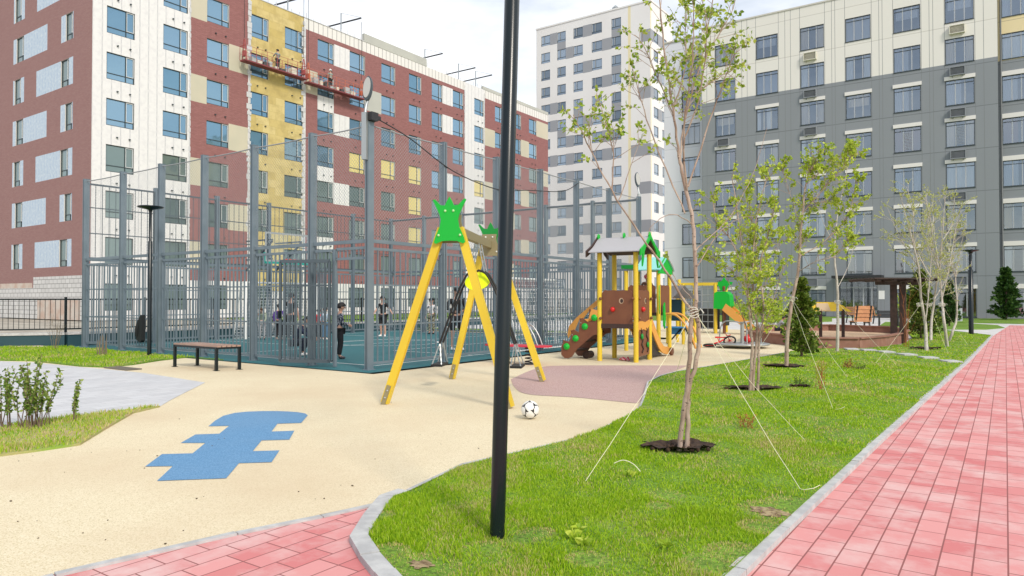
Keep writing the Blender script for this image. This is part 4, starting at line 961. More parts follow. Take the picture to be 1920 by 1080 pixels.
for (O,U) in (((.07,-.015,0),(1,0,0)),((S_+.015,.07,0),(0,1,0))):
    s=MB();s.prism(wav(S_-.14,.84,1.58),O,U,(0,0,1),.02);pn=s.build('side_panel',m_brn,PT_,bevel=.003)
    Ov=Vector(O);Uv=Vector(U);nrm=Vector((0,-1,0)) if U[0] else Vector((1,0,0))
    s=MB();c=Ov+Uv*.26+Vector((0,0,1.16))+nrm*.03;s.ball(c,.06,6,4);s.build('knob',m_red,pn)
    s=MB();c=Ov+Uv*.46+Vector((0,0,1.35))+nrm*.0;
    s.prism([(.055*math.cos(a),.065*math.sin(a)) for a in [2*math.pi*i/16 for i in range(16)]],c+nrm*.011,U,(0,0,1),.006);s.build('peep_hole',mat('pale opening',(.50,.36,.24),rough=.8),pn)
    s=MB();s.prism([(.035*math.cos(a)+.012,.045*math.sin(a)) for a in [2*math.pi*i/16 for i in range(16)]],c+nrm*.016,U,(0,0,1),.006);s.build('peep_hole',m_dbrn,pn)
    for u in(-.02,S_-.12):
        for z in(.96,1.40):
            s=MB();s.ball(Ov+Uv*u+Vector((0,0,z))+nrm*.055,.034,10,8);s.build('clamp',m_brn,PT_)
# roof
def ogee(t): # t -1..1 across, returns y,z
    a=abs(t);return (S_/2+t*.62, 2.80-.10*a-.30*a**.9+.10*max(0,a-.55))
s=MB();n=16;A=[];B=[]
for i in range(n+1):
    y,z=ogee(-1+2*i/n);A.append((-.22+.03*abs(-1+2*i/n),y,z));B.append((S_+.16,y,z))
for sx,col in((0,0),):
    vs=A+B+[(x,y,z-.02) for x,y,z in A+B];m_=n+1
    s.mesh(vs,[(i,i+m_,i+m_+1,i+1) for i in range(n)],0,True);s.mesh(vs,[(i+2*m_,i+1+2*m_,i+1+3*m_,i+3*m_) for i in range(n)],1,True)
    s.mesh(vs,[(i,i+1,i+1+2*m_,i+2*m_) for i in range(n)]+[(i+m_,i+3*m_,i+1+3*m_,i+1+m_) for i in range(n)]+[(0,2*m_,3*m_,m_),(n,n+m_,n+3*m_,n+2*m_)],0)
s.build('roof',[m_roofg,m_dbrn],PT_)
for x,mm in((S_+.18,m_grn),(-.24,m_dbrn)):
    s=MB();arc=[];inn=[]
    for i in range(n+1):
        y,z=ogee((-1+2*i/n)*1.02);arc.append((y,z+.035));inn.append((y if abs(y-S_/2)>.3 else y,z-.06-(.0 if abs(y-S_/2)<.35 else .05)))
    poly=arc+inn[::-1];s.prism(poly,(x,0,0),(0,1,0),(0,0,1),.03);gb=s.build('gable_board',mm,PT_)
    if mm is m_grn:
        s=MB();
        s.prism([(-.08,2.10),(-.02,2.2),(.04,2.42),(-.05,2.44),(-.09,2.25)],(x-.002,0,0),(0,1,0),(0,0,1),.03);s.prism([(S_+.08,2.10),(S_+.02,2.2),(S_-.04,2.42),(S_+.05,2.44),(S_+.09,2.25)],(x-.002,0,0),(0,1,0),(0,0,1),.03);s.build('gable_arch',m_grn,PT_)
for x in(-.2,S_*.5,S_+.17): s=MB();s.lathe((x-.01,S_/2,2.83),[(.06,-.015),(.075,0),(.06,.015)],12,axis='x');s.build('ridge_knob',m_grn,PT_)
# stair with stringers
def pyl(pts,Y): # crop pixels (origin 1020,540, scale 6) on the plane y=Y
    o=[]
    for a,b in pts:
        x,z=onY(1020+a/6,540+b/6,Y);v=tl((x,Y,z));o.append((v.x,v.z))
    return o
br=[(216,745),(218,650),(243,590),(300,600),(318,560),(322,480),(350,465),(405,500),(418,350),(445,335),(510,380),(520,250),(545,235),(612,250),(612,520),(560,530),(480,600),(380,690),(330,770),(290,788),(250,785)]
for yy in(-.02,.72):
    s=MB();s.prism(pyl(br,TWy),(0,yy,0),(1,0,0),(0,0,1),.025);st=s.build('stair_stringer',m_brn,PT_,bevel=.003)
    if yy<0:
        for a,b in((275,655),(372,565),(472,432),(575,333)):
            x,z=pyl([(a,b)],TWy)[0];s=MB();s.lathe((x,yy-.012,z),[(.075,0),(.075,-.02),(.06,-.035),(.03,-.04),(.025,-.05)],20,axis='y');s.build('disc',m_grn,st)
        for a,b in((425,345),(530,245),(328,480),(245,590),(530,290),(430,392),(335,525)):
            x,z=pyl([(a,b)],TWy)[0];s=MB();s.ball((x,yy-.02,z),.022 if b in(345,245,480,590) else .012,8,6);s.build('bolt',m_brn if b in(345,245,480,590) else m_galv,st)
org=[(600,95),(480,200),(330,335),(250,430),(232,520),(240,570),(275,510),(300,500),(362,350),(405,345),(470,250),(500,245),(590,170),(605,210),(612,100)]
s=MB();s.prism(pyl(org,TWy+.5),(0,.75,0),(1,0,0),(0,0,1),.025);s.build('handrail_board',m_oran,PT_,bevel=.003)
s=MB();s.prism(pyl([(470,350),(612,330),(612,250),(545,235),(505,380)],TWy),(0,-.045,0),(1,0,0),(0,0,1),.012);s.build('orange_trim',m_oran,PT_)
for k in range(4):
    a,b=[(300,700),(380,600),(470,500),(560,415)][k];x,z=pyl([(a,b)],TWy)[0];s=MB();s.box((x-.06,0.0,z-.02),(x+.16,.7,z+.02));s.build('step',m_dbrn,PT_)
s=MB();x,z=pyl([(405,735)],TWy)[0];s.lathe((x,.35,.09),[(.085,0),(.085,.3)],14,axis='y');s.build('roller',m_dbrn,PT_)
# climbing panel on the side, slide going away
XP=-6.62
def pxl(pts,X):
    o=[]
    for a,b in pts:
        y,z=onX(1020+a/6,540+b/6,X);v=tl((X,y,z));o.append((v.y,v.z))
    return o
s=MB();s.prism([(.02,.12),(.80,.14),(.80,.66),(.74,.78),(.02,.82)],(S_+.01,0,0),(0,1,0),(0,0,1),.022);cp=s.build('climbing_panel',m_brn,PT_,bevel=.003)
s=MB();s.prism([(-.02,.70),(.05,.66),(.12,.72),(.25,.70),(.40,.72),(.55,.68),(.8,.82),(.80,.93),(.5,.87),(.3,.90),(.1,.90),(-.02,.84)],(S_+.03,0,0),(0,1,0),(0,0,1),.015);s.build('orange_trim',m_oran,cp)
zz=[(.22,.74),(.30,.66),(.24,.58),(.36,.48),(.28,.38),(.40,.28),(.30,.2)]
for dx in(0,.33):
    s=MB()
    for i in range(len(zz)-1): s.bar((S_+.026,zz[i][0]+dx,zz[i][1]),(S_+.026,zz[i+1][0]+dx,zz[i+1][1]),.03,.035)
    s.build('zigzag_slot',m_dbrn,cp)
for y,z in((.25,.56),(.62,.36)):
    s=MB();s.ball((S_+.05,y,z),.055,9,6,sc_=(.6,1,1.2));s.build('hold',m_grnd,cp)
sl=[(.84,.72),(.84,.98),(.95,.98),(1.1,.86),(1.35,.60),(1.6,.38),(1.85,.25),(2.2,.22),(2.36,.14),(2.3,.03),(2.0,.05),(1.75,.10),(1.5,.22),(1.25,.42),(1.05,.62)]
for x in(S_+.0,S_-.5):
    s=MB();s.prism(sl,(x,0,0),(0,1,0),(0,0,1),.03);s.build('slide_side',m_oran,PT_,bevel=.003)
s=MB();prof=[(.84,.80),(.98,.82),(1.1,.70),(1.35,.46),(1.6,.26),(1.85,.15),(2.25,.12)];b0=len(prof)
vs=[(S_-.485,y,z) for y,z in prof]+[(S_-.015,y,z) for y,z in prof]+[(S_-.485,y,z-.015) for y,z in prof]+[(S_-.015,y,z-.015) for y,z in prof]
s.mesh(vs,[(i,i+b0,i+b0+1,i+1) for i in range(b0-1)]+[(i+2*b0,i+1+2*b0,i+1+3*b0,i+3*b0) for i in range(b0-1)],0,True);s.build('slide_bed',m_galv,PT_)
s=MB();s.prism([(.9,.05),(.9,.62),(1.1,.5),(1.45,.2),(1.9,.05)],(S_-.06,0,0),(0,1,0),(0,0,1),.02);s.build('slide_support',m_blackm,PT_)
for x in(S_+.03,): 
    s=MB();s.lathe((x,2.3,.10),[(.10,0),(.10,.05)],18,axis='x');s.build('slide_roller',m_brn,PT_)
# the linked rear tower of the same play set
x2=onY(1233,600,17.4)[0]
P2=thing('play_tower','teal roofed green and brown play tower standing behind the grey roofed one','play tower',(x2-.9,17.4,0),RZ)
for x,y in((0,0),(.9,0),(.9,.9),(0,.9)):
    s=MB();s.tube([(x,y,0),(x,y,2.15)],.055,12);s.build('post',m_yel,P2)
s=MB();s.box((.05,0,.95),(.85,.9,1.03));s.build('deck',m_dbrn,P2)
for (O,U) in (((.07,-.015,0),(1,0,0)),((.915,.07,0),(0,1,0))):
    s=MB();s.prism(wav(.76,1.03,1.75),O,U,(0,0,1),.02);s.build('side_panel',m_brn if U[0] else m_brn,P2)
s=MB();s.prism([(-.15,2.06),(1.05,2.06),(.95,2.26),(.45,2.54),(-.05,2.26)],(.95,0,0),(0,1,0),(0,0,1),.03);s.build('gable_board',m_grn,P2)
s=MB();s.mesh([(.30,-.15,2.16),(1.0,-.15,2.16),(1.0,.45,2.52),(.30,.45,2.52),(.30,1.05,2.16),(1.0,1.05,2.16)],[(0,1,2,3),(3,2,5,4)]);s.mesh([(.30,-.15,2.14),(1.0,-.15,2.14),(1.0,.45,2.50),(.30,.45,2.50),(.30,1.05,2.14),(1.0,1.05,2.14)],[(3,2,1,0),(4,5,2,3)]);s.build('roof',mat('pale teal roof',(.25,.62,.58),rough=.4),P2)
s=MB();s.box((-.1,-.1,2.2),(.27,1.0,2.3));s.build('hood',m_grnd,P2)
s=MB();s.prism([(0,1.0),(.12,1.1),(.2,1.4),(.16,1.7),(.05,1.75),(0,1.5)],(.96,-.1,0),(.3,-1,0),(0,0,1),.02);s.prism([(0,.7),(.1,.6),(.15,.9),(.1,1.3),(0,1.2)],(1.0,.1,0),(0,1,0),(0,0,1),.03);s.build('leaf_board',m_grn,P2)
s=MB();s.tube(smooth_path([(1.0,.3,1.0),(1.3,.3,.95),(1.6,.3,.6),(1.8,.3,.1)],5),.03,8);s.tube(smooth_path([(1.0,.8,1.0),(1.3,.8,.95),(1.6,.8,.6),(1.8,.8,.1)],5),.03,8);s.build('curved_ladder',m_oran,P2)
# playhouse with chalk board
px,py=G(1252,644)
PH=thing('playhouse','small open playhouse with orange gable, grey roof and dark chalkboard','playhouse',(px,py,0),.0)
wv=.95;dv_=.8
for x,y in((0,0),(wv*.62,-.2),(wv*.62,dv_),(0,dv_)):
    s=MB();s.tube([(x,y,0),(x,y,1.42)],.05,12);s.build('post',m_yel,PH)
s=MB();s.prism([(-.35,1.40),(.0,1.78),(.36,1.40)],(-.08,-.12,0),(.85,.52,0),(0,0,1),.04);s.build('gable_board',m_oran,PH)
s=MB();a=Vector((-.08,-.12,1.80));e=Vector((.78,-.30,0)).normalized()*.85;g1=Vector((.31,.19,-.40));
s.mesh([a,a+e,a+e+g1,a+g1],[(0,3,2,1),(0,1,2,3)]);s.mesh([a,a+e,a+e+Vector((-.31,-.19,-.40)),a+Vector((-.31,-.19,-.40))],[(0,1,2,3),(0,3,2,1)])
s.build('roof',m_roofg,PH)
s=MB();s.prism([(.06,.72),(.5,.72),(.54,.76),(.54,1.34),(.5,1.38),(.06,1.38),(.02,1.34),(.02,.76)],(.02,-.05,0),(.95,-.3,0),(0,0,1),.025);s.build('chalkboard',mat('dark teal board',(.012,.05,.07),rough=.4),PH,bevel=.003)
s=MB();s.box((.0,-.3,.5),(.75,.1,.54));s.box((.1,-.12,.3),(.6,-.08,.5));s.build('seat',mat('blue seat',(.04,.22,.50),rough=.4),PH)
s=MB();s.bar((.65,-.2,.5),(.95,-.3,.02),.035);s.bar((.5,-.1,.5),(.2,-.5,.02),.035);s.build('brace',m_black,PH)
# far climbing set
cx,cy=-10.3,28.0
P3=thing('climbing_set','distant climbing frame with yellow posts, rope net, green hood and orange slide','climbing frame',(cx,cy,0),0)
for x,y,h in((-.6,0,2.0),(.75,0,2.0),(-.6,1.3,2.0),(.75,1.3,2.0),(-.85,.2,2.2)):
    s=MB();s.tube([(x,y,0),(x,y,h)],.07,10);s.build('post',m_yel,P3)
s=MB();s.bar((-.7,0,2.0),(.85,0,2.0),.08,.1);s.bar((-.7,1.3,2.0),(.85,1.3,2.0),.08,.1);s.build('beam',m_yel,P3)
s=MB()
for k in range(6): s.tube([(-.5+k*.23,.05,.1),(-.5+k*.23,.05,1.95)],.014,5)
for k in range(7): s.tube([(-.55,.05,.2+k*.27),(.7,.05,.2+k*.27)],.014,5)
s.build('rope_net',m_galv,P3)
s=MB();s.box((-.5,.6,.15),(.7,.66,1.0));s.box((.85,.5,.3),(.95,1.1,1.0));s.build('dark_panel',m_blackm,P3)
s=MB();s.prism([(.75,1.0),(.78,1.62),(.9,1.68),(1.25,1.68),(1.38,1.55),(1.42,1.1),(1.3,.98)],(0,0,0),(1,0,0),(0,0,1),.5);s.build('green_hood',m_grn,P3,bevel=.03)
s=MB();s.prism([(.95,1.72),(.9,1.9),(.75,1.95),(.8,2.05),(1.0,2.1),(1.1,2.25),(1.2,2.1),(1.45,2.05),(1.4,1.95),(1.25,1.9),(1.2,1.72)],(0,0,0),(1,0,0),(0,0,1),.04);s.build('leaf_board',m_grn,P3)
s=MB();s.tube([(1.1,0,0),(1.1,0,1.9)],.06,10);s.build('centre_post',m_brn,P3)
for y in(-.25,.25):
    s=MB();s.prism([(1.1,.95),(1.25,1.2),(1.45,1.05),(2.3,.25),(2.7,.2),(2.7,.08),(2.2,.06)],(0,y,0),(1,0,0),(0,0,1),.04);s.build('slide_side',m_oran,P3)
s=MB();s.mesh([(1.2,-.25,1.0),(1.2,.25,1.0),(2.2,.25,.14),(2.2,-.25,.14),(2.7,.25,.12),(2.7,-.25,.12)],[(0,3,2,1),(3,5,4,2)]);s.build('slide_bed',m_oran,P3)
# carousel with red toys
px,py=G(1392,652)
CR=thing('carousel','low grey roundabout with metal hand rails on the playground','roundabout',(px,py,0),.4)
s=MB();s.lathe((0,0,.0),[(.18,.0),(.18,.07),(.72,.08),(.75,.10),(.75,.13),(.70,.14)],32);s.build('platform',m_galv,CR)
s=MB();s.tube([(0,0,.14),(0,0,.74)],.055,12);s.build('centre_post',m_galv,CR)
for k in range(3):
    a=2*math.pi*k/3+.6;c,sn=math.cos(a),math.sin(a);s=MB();s.tube(smooth_path([(.68*c,.68*sn,.14),(.64*c,.64*sn,.55),(.5*c,.5*sn,.74),(.2*c,.2*sn,.74),(.05*c,.05*sn,.70)],4),.018,8);s.build('hand_rail',m_galv,CR)
o=MB().ball((0,0,0),.13,14,10,sc_=(1,1.15,.9)).box((-.03,-.12,.105),(.03,.12,.13)).build('toy_ball',[m_red]);px,py=G(1403,652);o.location=(px,py,.14+.12);tag(o,'shiny red hopper ball on the grey roundabout','toy ball')
def torus(s,c,R_,r,ax,mi=0,n=24):
    c=Vector(c);ax=Vector(ax).normalized();u=ax.cross(Vector((0,0,1)) if abs(ax.z)<.9 else Vector((1,0,0))).normalized();v=ax.cross(u)
    s.tube([c+(u*math.cos(2*math.pi*i/n)+v*math.sin(2*math.pi*i/n))*R_ for i in range(n+1)],r,7,mi,cap=False)
px,py=G(1352,652)
KB=thing('kids_bike','red children bicycle lying on its side next to the roundabout','bicycle',(px,py,0),.5)
for n_,c,ax in(('wheel',(-.32,0,.07),(0,.25,1)),('wheel',(.25,.05,.2),(0,.75,.6))):
    s=MB();torus(s,c,.16,.025,ax,0);w_=s.build(n_,m_blackm,KB)
    s=MB()
    for k in range(6):
        a=math.pi*k/6;u=Vector(ax).normalized().cross(Vector((1,0,0))).normalized();d=Vector((1,0,0))*math.cos(a)+u*math.sin(a);s.tube([Vector(c)-d*.15,Vector(c)+d*.15],.006,5)
    s.build('spokes',m_red,w_)
s=MB();s.tube([(-.32,0,.08),(-.05,.0,.16),(.2,.06,.3),(.25,.05,.2)],.022,8);s.tube([(-.05,0,.16),(-.08,.12,.28),(.2,.06,.3)],.018,8);s.build('frame',m_red,KB)
s=MB();s.tube([(.12,-.08,.38),(.2,.06,.33),(.3,.2,.36)],.014,6);s.box((-.14,.1,.27),(-.02,.18,.31));s.build('handlebar',m_red,KB)
s=MB();px,py=G(1168,677)
for k in range(9):
    a=k*.9;s.tube([(px+.02*k-.08,py+.04*math.sin(a),.03),(px+.02*k-.05,py+.05*math.cos(a),.07+.02*math.sin(a*2)),(px+.02*k,py+.03*math.sin(a*1.7),.025)],.016,6,mi=k%2)
o=s.build('toy_bag',[mat('pink red cloth',(.60,.05,.09),rough=.8),mat('pale pink cloth',(.72,.40,.42),rough=.8)]);tag(o,'crumpled pink and red bag on the ground under the climbing tower','bag')
# ------------------------------------------------------------------ sandbox
m_rim=mat('brown composite rim',(.26,.12,.085),(.32,.16,.12),4,.7);m_sand=speck('sand',[(.42,.27,.16),(.58,.42,.28),(.50,.35,.22),(.62,.46,.32)],40,.95,(.40,.26,.16),2,.6)
sb=[G(1400,640),G(1470,647),G(1530,655),G(1610,656),G(1660,651),G(1693,643),(-2.75,27.5),(-3.6,30.6),(-6.0,31.6),(-8.0,29.5)]
SB=thing('sandbox','wide low sandbox with brown board rim beside the lawn','sandbox',(sb[0][0],sb[0][1],0))
cxs=sum(p[0] for p in sb)/len(sb);cys=sum(p[1] for p in sb)/len(sb);n=len(sb)
for i in range(n):
    p=Vector((*sb[i],0));q=Vector((*sb[(i+1)%n],0));s=MB();s.bar(p+Vector((0,0,.15)),q+Vector((0,0,.15)),.05,.3);s.bar(p+Vector((0,0,.32)),q+Vector((0,0,.32)),.16,.04);s.build('rim_board',m_rim,SB,world=True)
o=sheet('sand',sb,.08,m_sand,kind='structure')
# pointed play counter with yellow top
px,py=-5.05,25.2
PC=thing('play_counter','yellow pointed play counter with a tall yellow green fin in the sandbox','play counter',(px,py,0))
u=Vector((.82,.57,0))
for f in(0,.75):
    s=MB();s.bar(u*f-Vector((0,0,0)),u*f+Vector((0,0,1.05)),.09,.09,up=(1,0,0));s.build('leg',m_dwood,PC)
s=MB();s.prism([(-.62,.98),(-.4,1.16),(-.2,1.28),(.5,1.28),(.75,1.16),(1.05,.95),(.75,1.0),(.6,.98),(-.35,.98)],(0,.0,0),u,(0,0,1),.06);s.mesh([tuple(u*-.2+Vector((0,0,1.29))),tuple(u*.5+Vector((0,0,1.29))),tuple(u*.7+Vector((-.45,.65,1.12))),tuple(u*-.3+Vector((-.45,.65,1.12)))],[(0,1,2,3),(3,2,1,0)]);s.build('top_board',m_yel,PC)
s=MB();s.prism([(-.10,1.0),(-.16,1.25),(.24,1.25),(.34,1.0)],(0,-.04,0),u,(0,0,1),.05);s.build('counter_front',mat('beige board',(.62,.48,.32),rough=.6),PC)
s=MB();s.prism([(-.60,.0),(-.84,2.15),(-.77,2.15),(-.42,.9),(-.40,0)],(0,.1,0),u,(0,0,1),.05);s.prism([(-.77,2.14),(-.835,2.16),(-.72,1.72)],(0,.07,0),u,(0,0,1),.06,1);s.build('fin',[mat('yellow green board',(.62,.68,.05),rough=.5),m_grnd],PC)
# pergola
px,py=G(1685,644)
PG=thing('pergola','dark brown timber pergola on a pair of thick posts beside the sandbox','pergola',(px,py,0))
for d in((-.12,0),(.12,.10)):
    s=MB();s.box((d[0]-.10,d[1]-.1,0),(d[0]+.08,d[1]+.1,1.92));s.build('post',m_dwood,PG)
s=MB();e=Vector((.82,.57,0))
for f in(-1.02,-.5,0,.5,.95): s.bar(e*f*1.0+Vector((.35,-.5,1.97)),e*f+Vector((-.6,.9,1.97)),.07,.06)
s.build('rafter',m_dwood,PG)
s=MB()
for k in range(9):
    o_=Vector((.38-.12*k,-.54+.175*k,2.02));s.bar(e*-1.1+o_,e*1.0+o_,.11,.03)
s.build('roof_boards',mat('brown pergola boards',(.055,.034,.03),rough=.6),PG)
s=MB();s.bar(e*-.7+Vector((0,0,1.9)),e*.7+Vector((0,0,1.9)),.12,.14);s.build('beam',m_dwood,PG)
# benches beyond the sandbox
def bench_back(x,y,rz,w,label,mw,group=None,arm=True,bh=.85):
    t=thing('park_bench',label,'bench',(x,y,0),rz,group)
    for sx in(-w/2+.08,w/2-.08):
        s=MB();s.bar((sx,-.25,0),(sx,-.2,.44),.05);s.bar((sx,.28,0),(sx,.18,.44),.05);s.bar((sx,-.26,.43),(sx,.22,.43),.05);s.bar((sx,.18,.42),(sx,.36,bh),.05);s.build('leg',m_blackm,t)
    s=MB()
    for k in range(5): s.box((-w/2,-.26+k*.1,.455),(w/2,-.18+k*.1,.49))
    s.build('seat',mw,t)
    s=MB()
    for k in range(4): 
        yy=.2+.035*k;z=.5+(bh-.5)*k/4;s.box((-w/2,yy,z),(w/2,yy+.03,z+(bh-.5)/4-.015))
    s.build('backrest',mw,t);return t
px,py=G(1618,606);bench_back(px,py,-.55+math.pi,1.95,'orange slatted wooden bench near the building entrance',m_wood2,bh=.95)
px,py=G(1613,624);bench_back(px,py,.62+math.pi,.72,'narrow wooden lounge chair with reclined slatted back behind the sandbox',m_wood2,bh=1.12)
px,py=G(1666,612);bench_back(px,py,.2,1.0,'small black bench left of the pergola post',m_blackm,bh=.8)
# waste bin
px,py=G(1797,603);BI=thing('waste_bin','pale grey upright waste bin with black lid near the pine','bin',(px,py,0))
s=MB();s.prism([(-.16,-.16),(.16,-.16),(.2,.2),(-.2,.2)],(0,0,.42),(1,0,0),(0,1,0),.8);s.build('body',mat('pale grey bin',(.48,.50,.54),rough=.5),BI)
s=MB();s.box((-.19,-.19,.86),(.19,.19,.95));s.build('lid',m_blackm,BI)
# ------------------------------------------------------------------ vegetation
def leafmat(name,cols,scale=3.,trans=.35):
    m=bpy.data.materials.new(name);m.use_nodes=True;t=m.node_tree;n=t.nodes;l=t.links;b=n['Principled BSDF'];o=n['Material Output']
    g=n.new('ShaderNodeNewGeometry');r=n.new('ShaderNodeValToRGB');e=r.color_ramp.elements
    while len(e)<len(cols): e.new(.5)
    for i,c in enumerate(cols): e[i].position=i/(len(cols)-1);e[i].color=(*c,1)
    l.new(g.outputs['Random Per Island'],r.inputs[0]);l.new(r.outputs[0],b.inputs['Base Color']);b.inputs['Roughness'].default_value=.5;b.inputs['Specular IOR Level'].default_value=.3
    tr=n.new('ShaderNodeBsdfTranslucent');l.new(r.outputs[0],tr.inputs[0]);mxx=n.new('ShaderNodeMixShader');mxx.inputs[0].default_value=trans
    l.new(b.outputs[0],mxx.inputs[1]);l.new(tr.outputs[0],mxx.inputs[2]);l.new(mxx.outputs[0],o.inputs[0]);return m
m_leafA=leafmat('birch leaves',[(.12,.22,.02),(.28,.42,.04),(.42,.54,.07),(.55,.60,.12)])
m_leafB=leafmat('young yellow green leaves',[(.24,.38,.03),(.46,.58,.05),(.64,.70,.12)])
m_leafC=leafmat('pale catkin leaves',[(.34,.40,.10),(.48,.52,.16),(.58,.60,.22)])
m_leafS=leafmat('shrub leaves',[(.06,.13,.02),(.14,.25,.03),(.27,.36,.07),(.38,.44,.14)])
m_need=leafmat('dark needles',[(.02,.06,.012),(.04,.10,.02),(.09,.16,.03)],trans=.15)
m_need2=leafmat('yellow green needles',[(.05,.10,.012),(.12,.19,.02),(.28,.34,.06)],trans=.15)
def barkmat(name,c,c2,dark):
    m=mat(name,c,c2,14,.85,bump=.6,bscale=40,stretch=(1,1,.35));t=m.node_tree;n=t.nodes;l=t.links;b=n['Principled BSDF'];src=b.inputs['Base Color'].links[0].from_socket
    g=n.new('ShaderNodeTexCoord');mp_=n.new('ShaderNodeMapping');mp_.inputs['Scale'].default_value=(14,14,22);l.new(g.outputs['Object'],mp_.inputs[0])
    z=n.new('ShaderNodeTexNoise');z.inputs['Scale'].default_value=2.2;z.inputs['Detail'].default_value=3;l.new(mp_.outputs[0],z.inputs['Vector'])
    r=n.new('ShaderNodeValToRGB');r.color_ramp.elements[0].position=.62;r.color_ramp.elements[1].position=.70;l.new(z.outputs[0],r.inputs[0])
    q=n.new('ShaderNodeMix');q.data_type='RGBA';q.inputs[7].default_value=(*dark,1);l.new(r.outputs[0],q.inputs[0]);l.new(src,q.inputs[6]);l.new(q.outputs[2],b.inputs['Base Color']);return m
m_bark=barkmat('young birch bark',(.30,.21,.16),(.46,.36,.29),(.06,.04,.035))
m_bark2=barkmat('pale birch bark',(.42,.38,.33),(.56,.52,.46),(.10,.08,.07))
m_barkd=mat('brown bark',(.12,.08,.055),(.20,.14,.10),14,.9,bump=.5)
def rv(r,k=1): return Vector((r.gauss(0,1),r.gauss(0,1),r.gauss(0,1))).normalized()*k
def leaf(mb,p,d,sz,r,mi=0):
    d=d.normalized();s=d.cross(rv(r)).normalized();n=s.cross(d);w=sz*.36
    a=p;t=p+d*sz;l_=p+d*sz*.42+s*w+n*sz*.10;q=p+d*sz*.42-s*w+n*sz*.10;l2=p+d*sz*.8+s*w*.45+n*sz*.06;q2=p+d*sz*.8-s*w*.45+n*sz*.06
    mb.mesh([a,l_,l2,t,q2,q],[(0,1,2,3),(0,3,4,5)],mi)
def tree(label,base,stems,bark,lm,seed=1,leafsz=.05,twigs=(.25,.55),dens=1.,per=9,cat='tree',group=None,lean=Vector((0,0,.5)),subl=.6,tr=.0035,name='tree'):
    """stems: list of (points, r0, r1, leafy_from 0..1, twigs per metre)"""
    r=random.Random(seed);t=thing(name,label,cat,base,0,group)
    tk=MB();lf=MB();B=Vector(base)
    for pts,r0,r1,lfm,tpm in stems:
        P=smooth_path([Vector(p)-B for p in pts],5);n=len(P)
        jit=[Vector((0,0,0))]+[rv(r,.006) for _ in range(n-2)]+[Vector((0,0,0))]
        P=[p+j for p,j in zip(P,jit)]
        L_=sum((P[i+1]-P[i]).length for i in range(n-1));tk.tube(P,[r0+(r1-r0)*(i/(n-1))**.8 for i in range(n)],8 if r0>.012 else 5)
        for k in range(int(L_*(1-lfm)*tpm*dens)):
            f=lfm+(1-lfm)*r.random();i=min(n-2,int(f*(n-1)));p=P[i].lerp(P[i+1],r.random());ax=(P[i+1]-P[i]).normalized()
            d=(ax*.7+rv(r,.8)+lean*.6).normalized();ln=r.uniform(*twigs)*(1.1-.5*f)
            q=[p,p+d*ln*.5+rv(r,ln*.06),p+d*ln+rv(r,ln*.1)+Vector((0,0,-ln*.08))];tk.tube(q,[tr*1.3,tr,tr*.5],4,cap=False)
            def leaves(a,b,m):
                for j in range(m):
                    u=.25+.75*(j+r.random()*.6)/m;pp=a.lerp(b,min(1,u));leaf(lf,pp,(b-a).normalized()*.5+rv(r,1)+Vector((0,0,-.25)),leafsz*r.uniform(.6,1.25),r)
            leaves(q[1],q[2],per)
            for _ in range(2 if r.random()<subl else 0):
                m0=q[1].lerp(q[2],r.random()*.6);d2=(d+rv(r,.9)).normalized();e=m0+d2*ln*.45;tk.tube([m0,e],[tr*.8,tr*.4],4,cap=False);leaves(m0,e,max(2,int(per*.6)))
    tk.build('trunk',bark,t);lf.build('crown',lm,t);return t
m_tie=mat('white tie rope',(.66,.63,.55),rough=.8);m_guy=mat('cream guy cord',(.78,.76,.52),rough=.7)
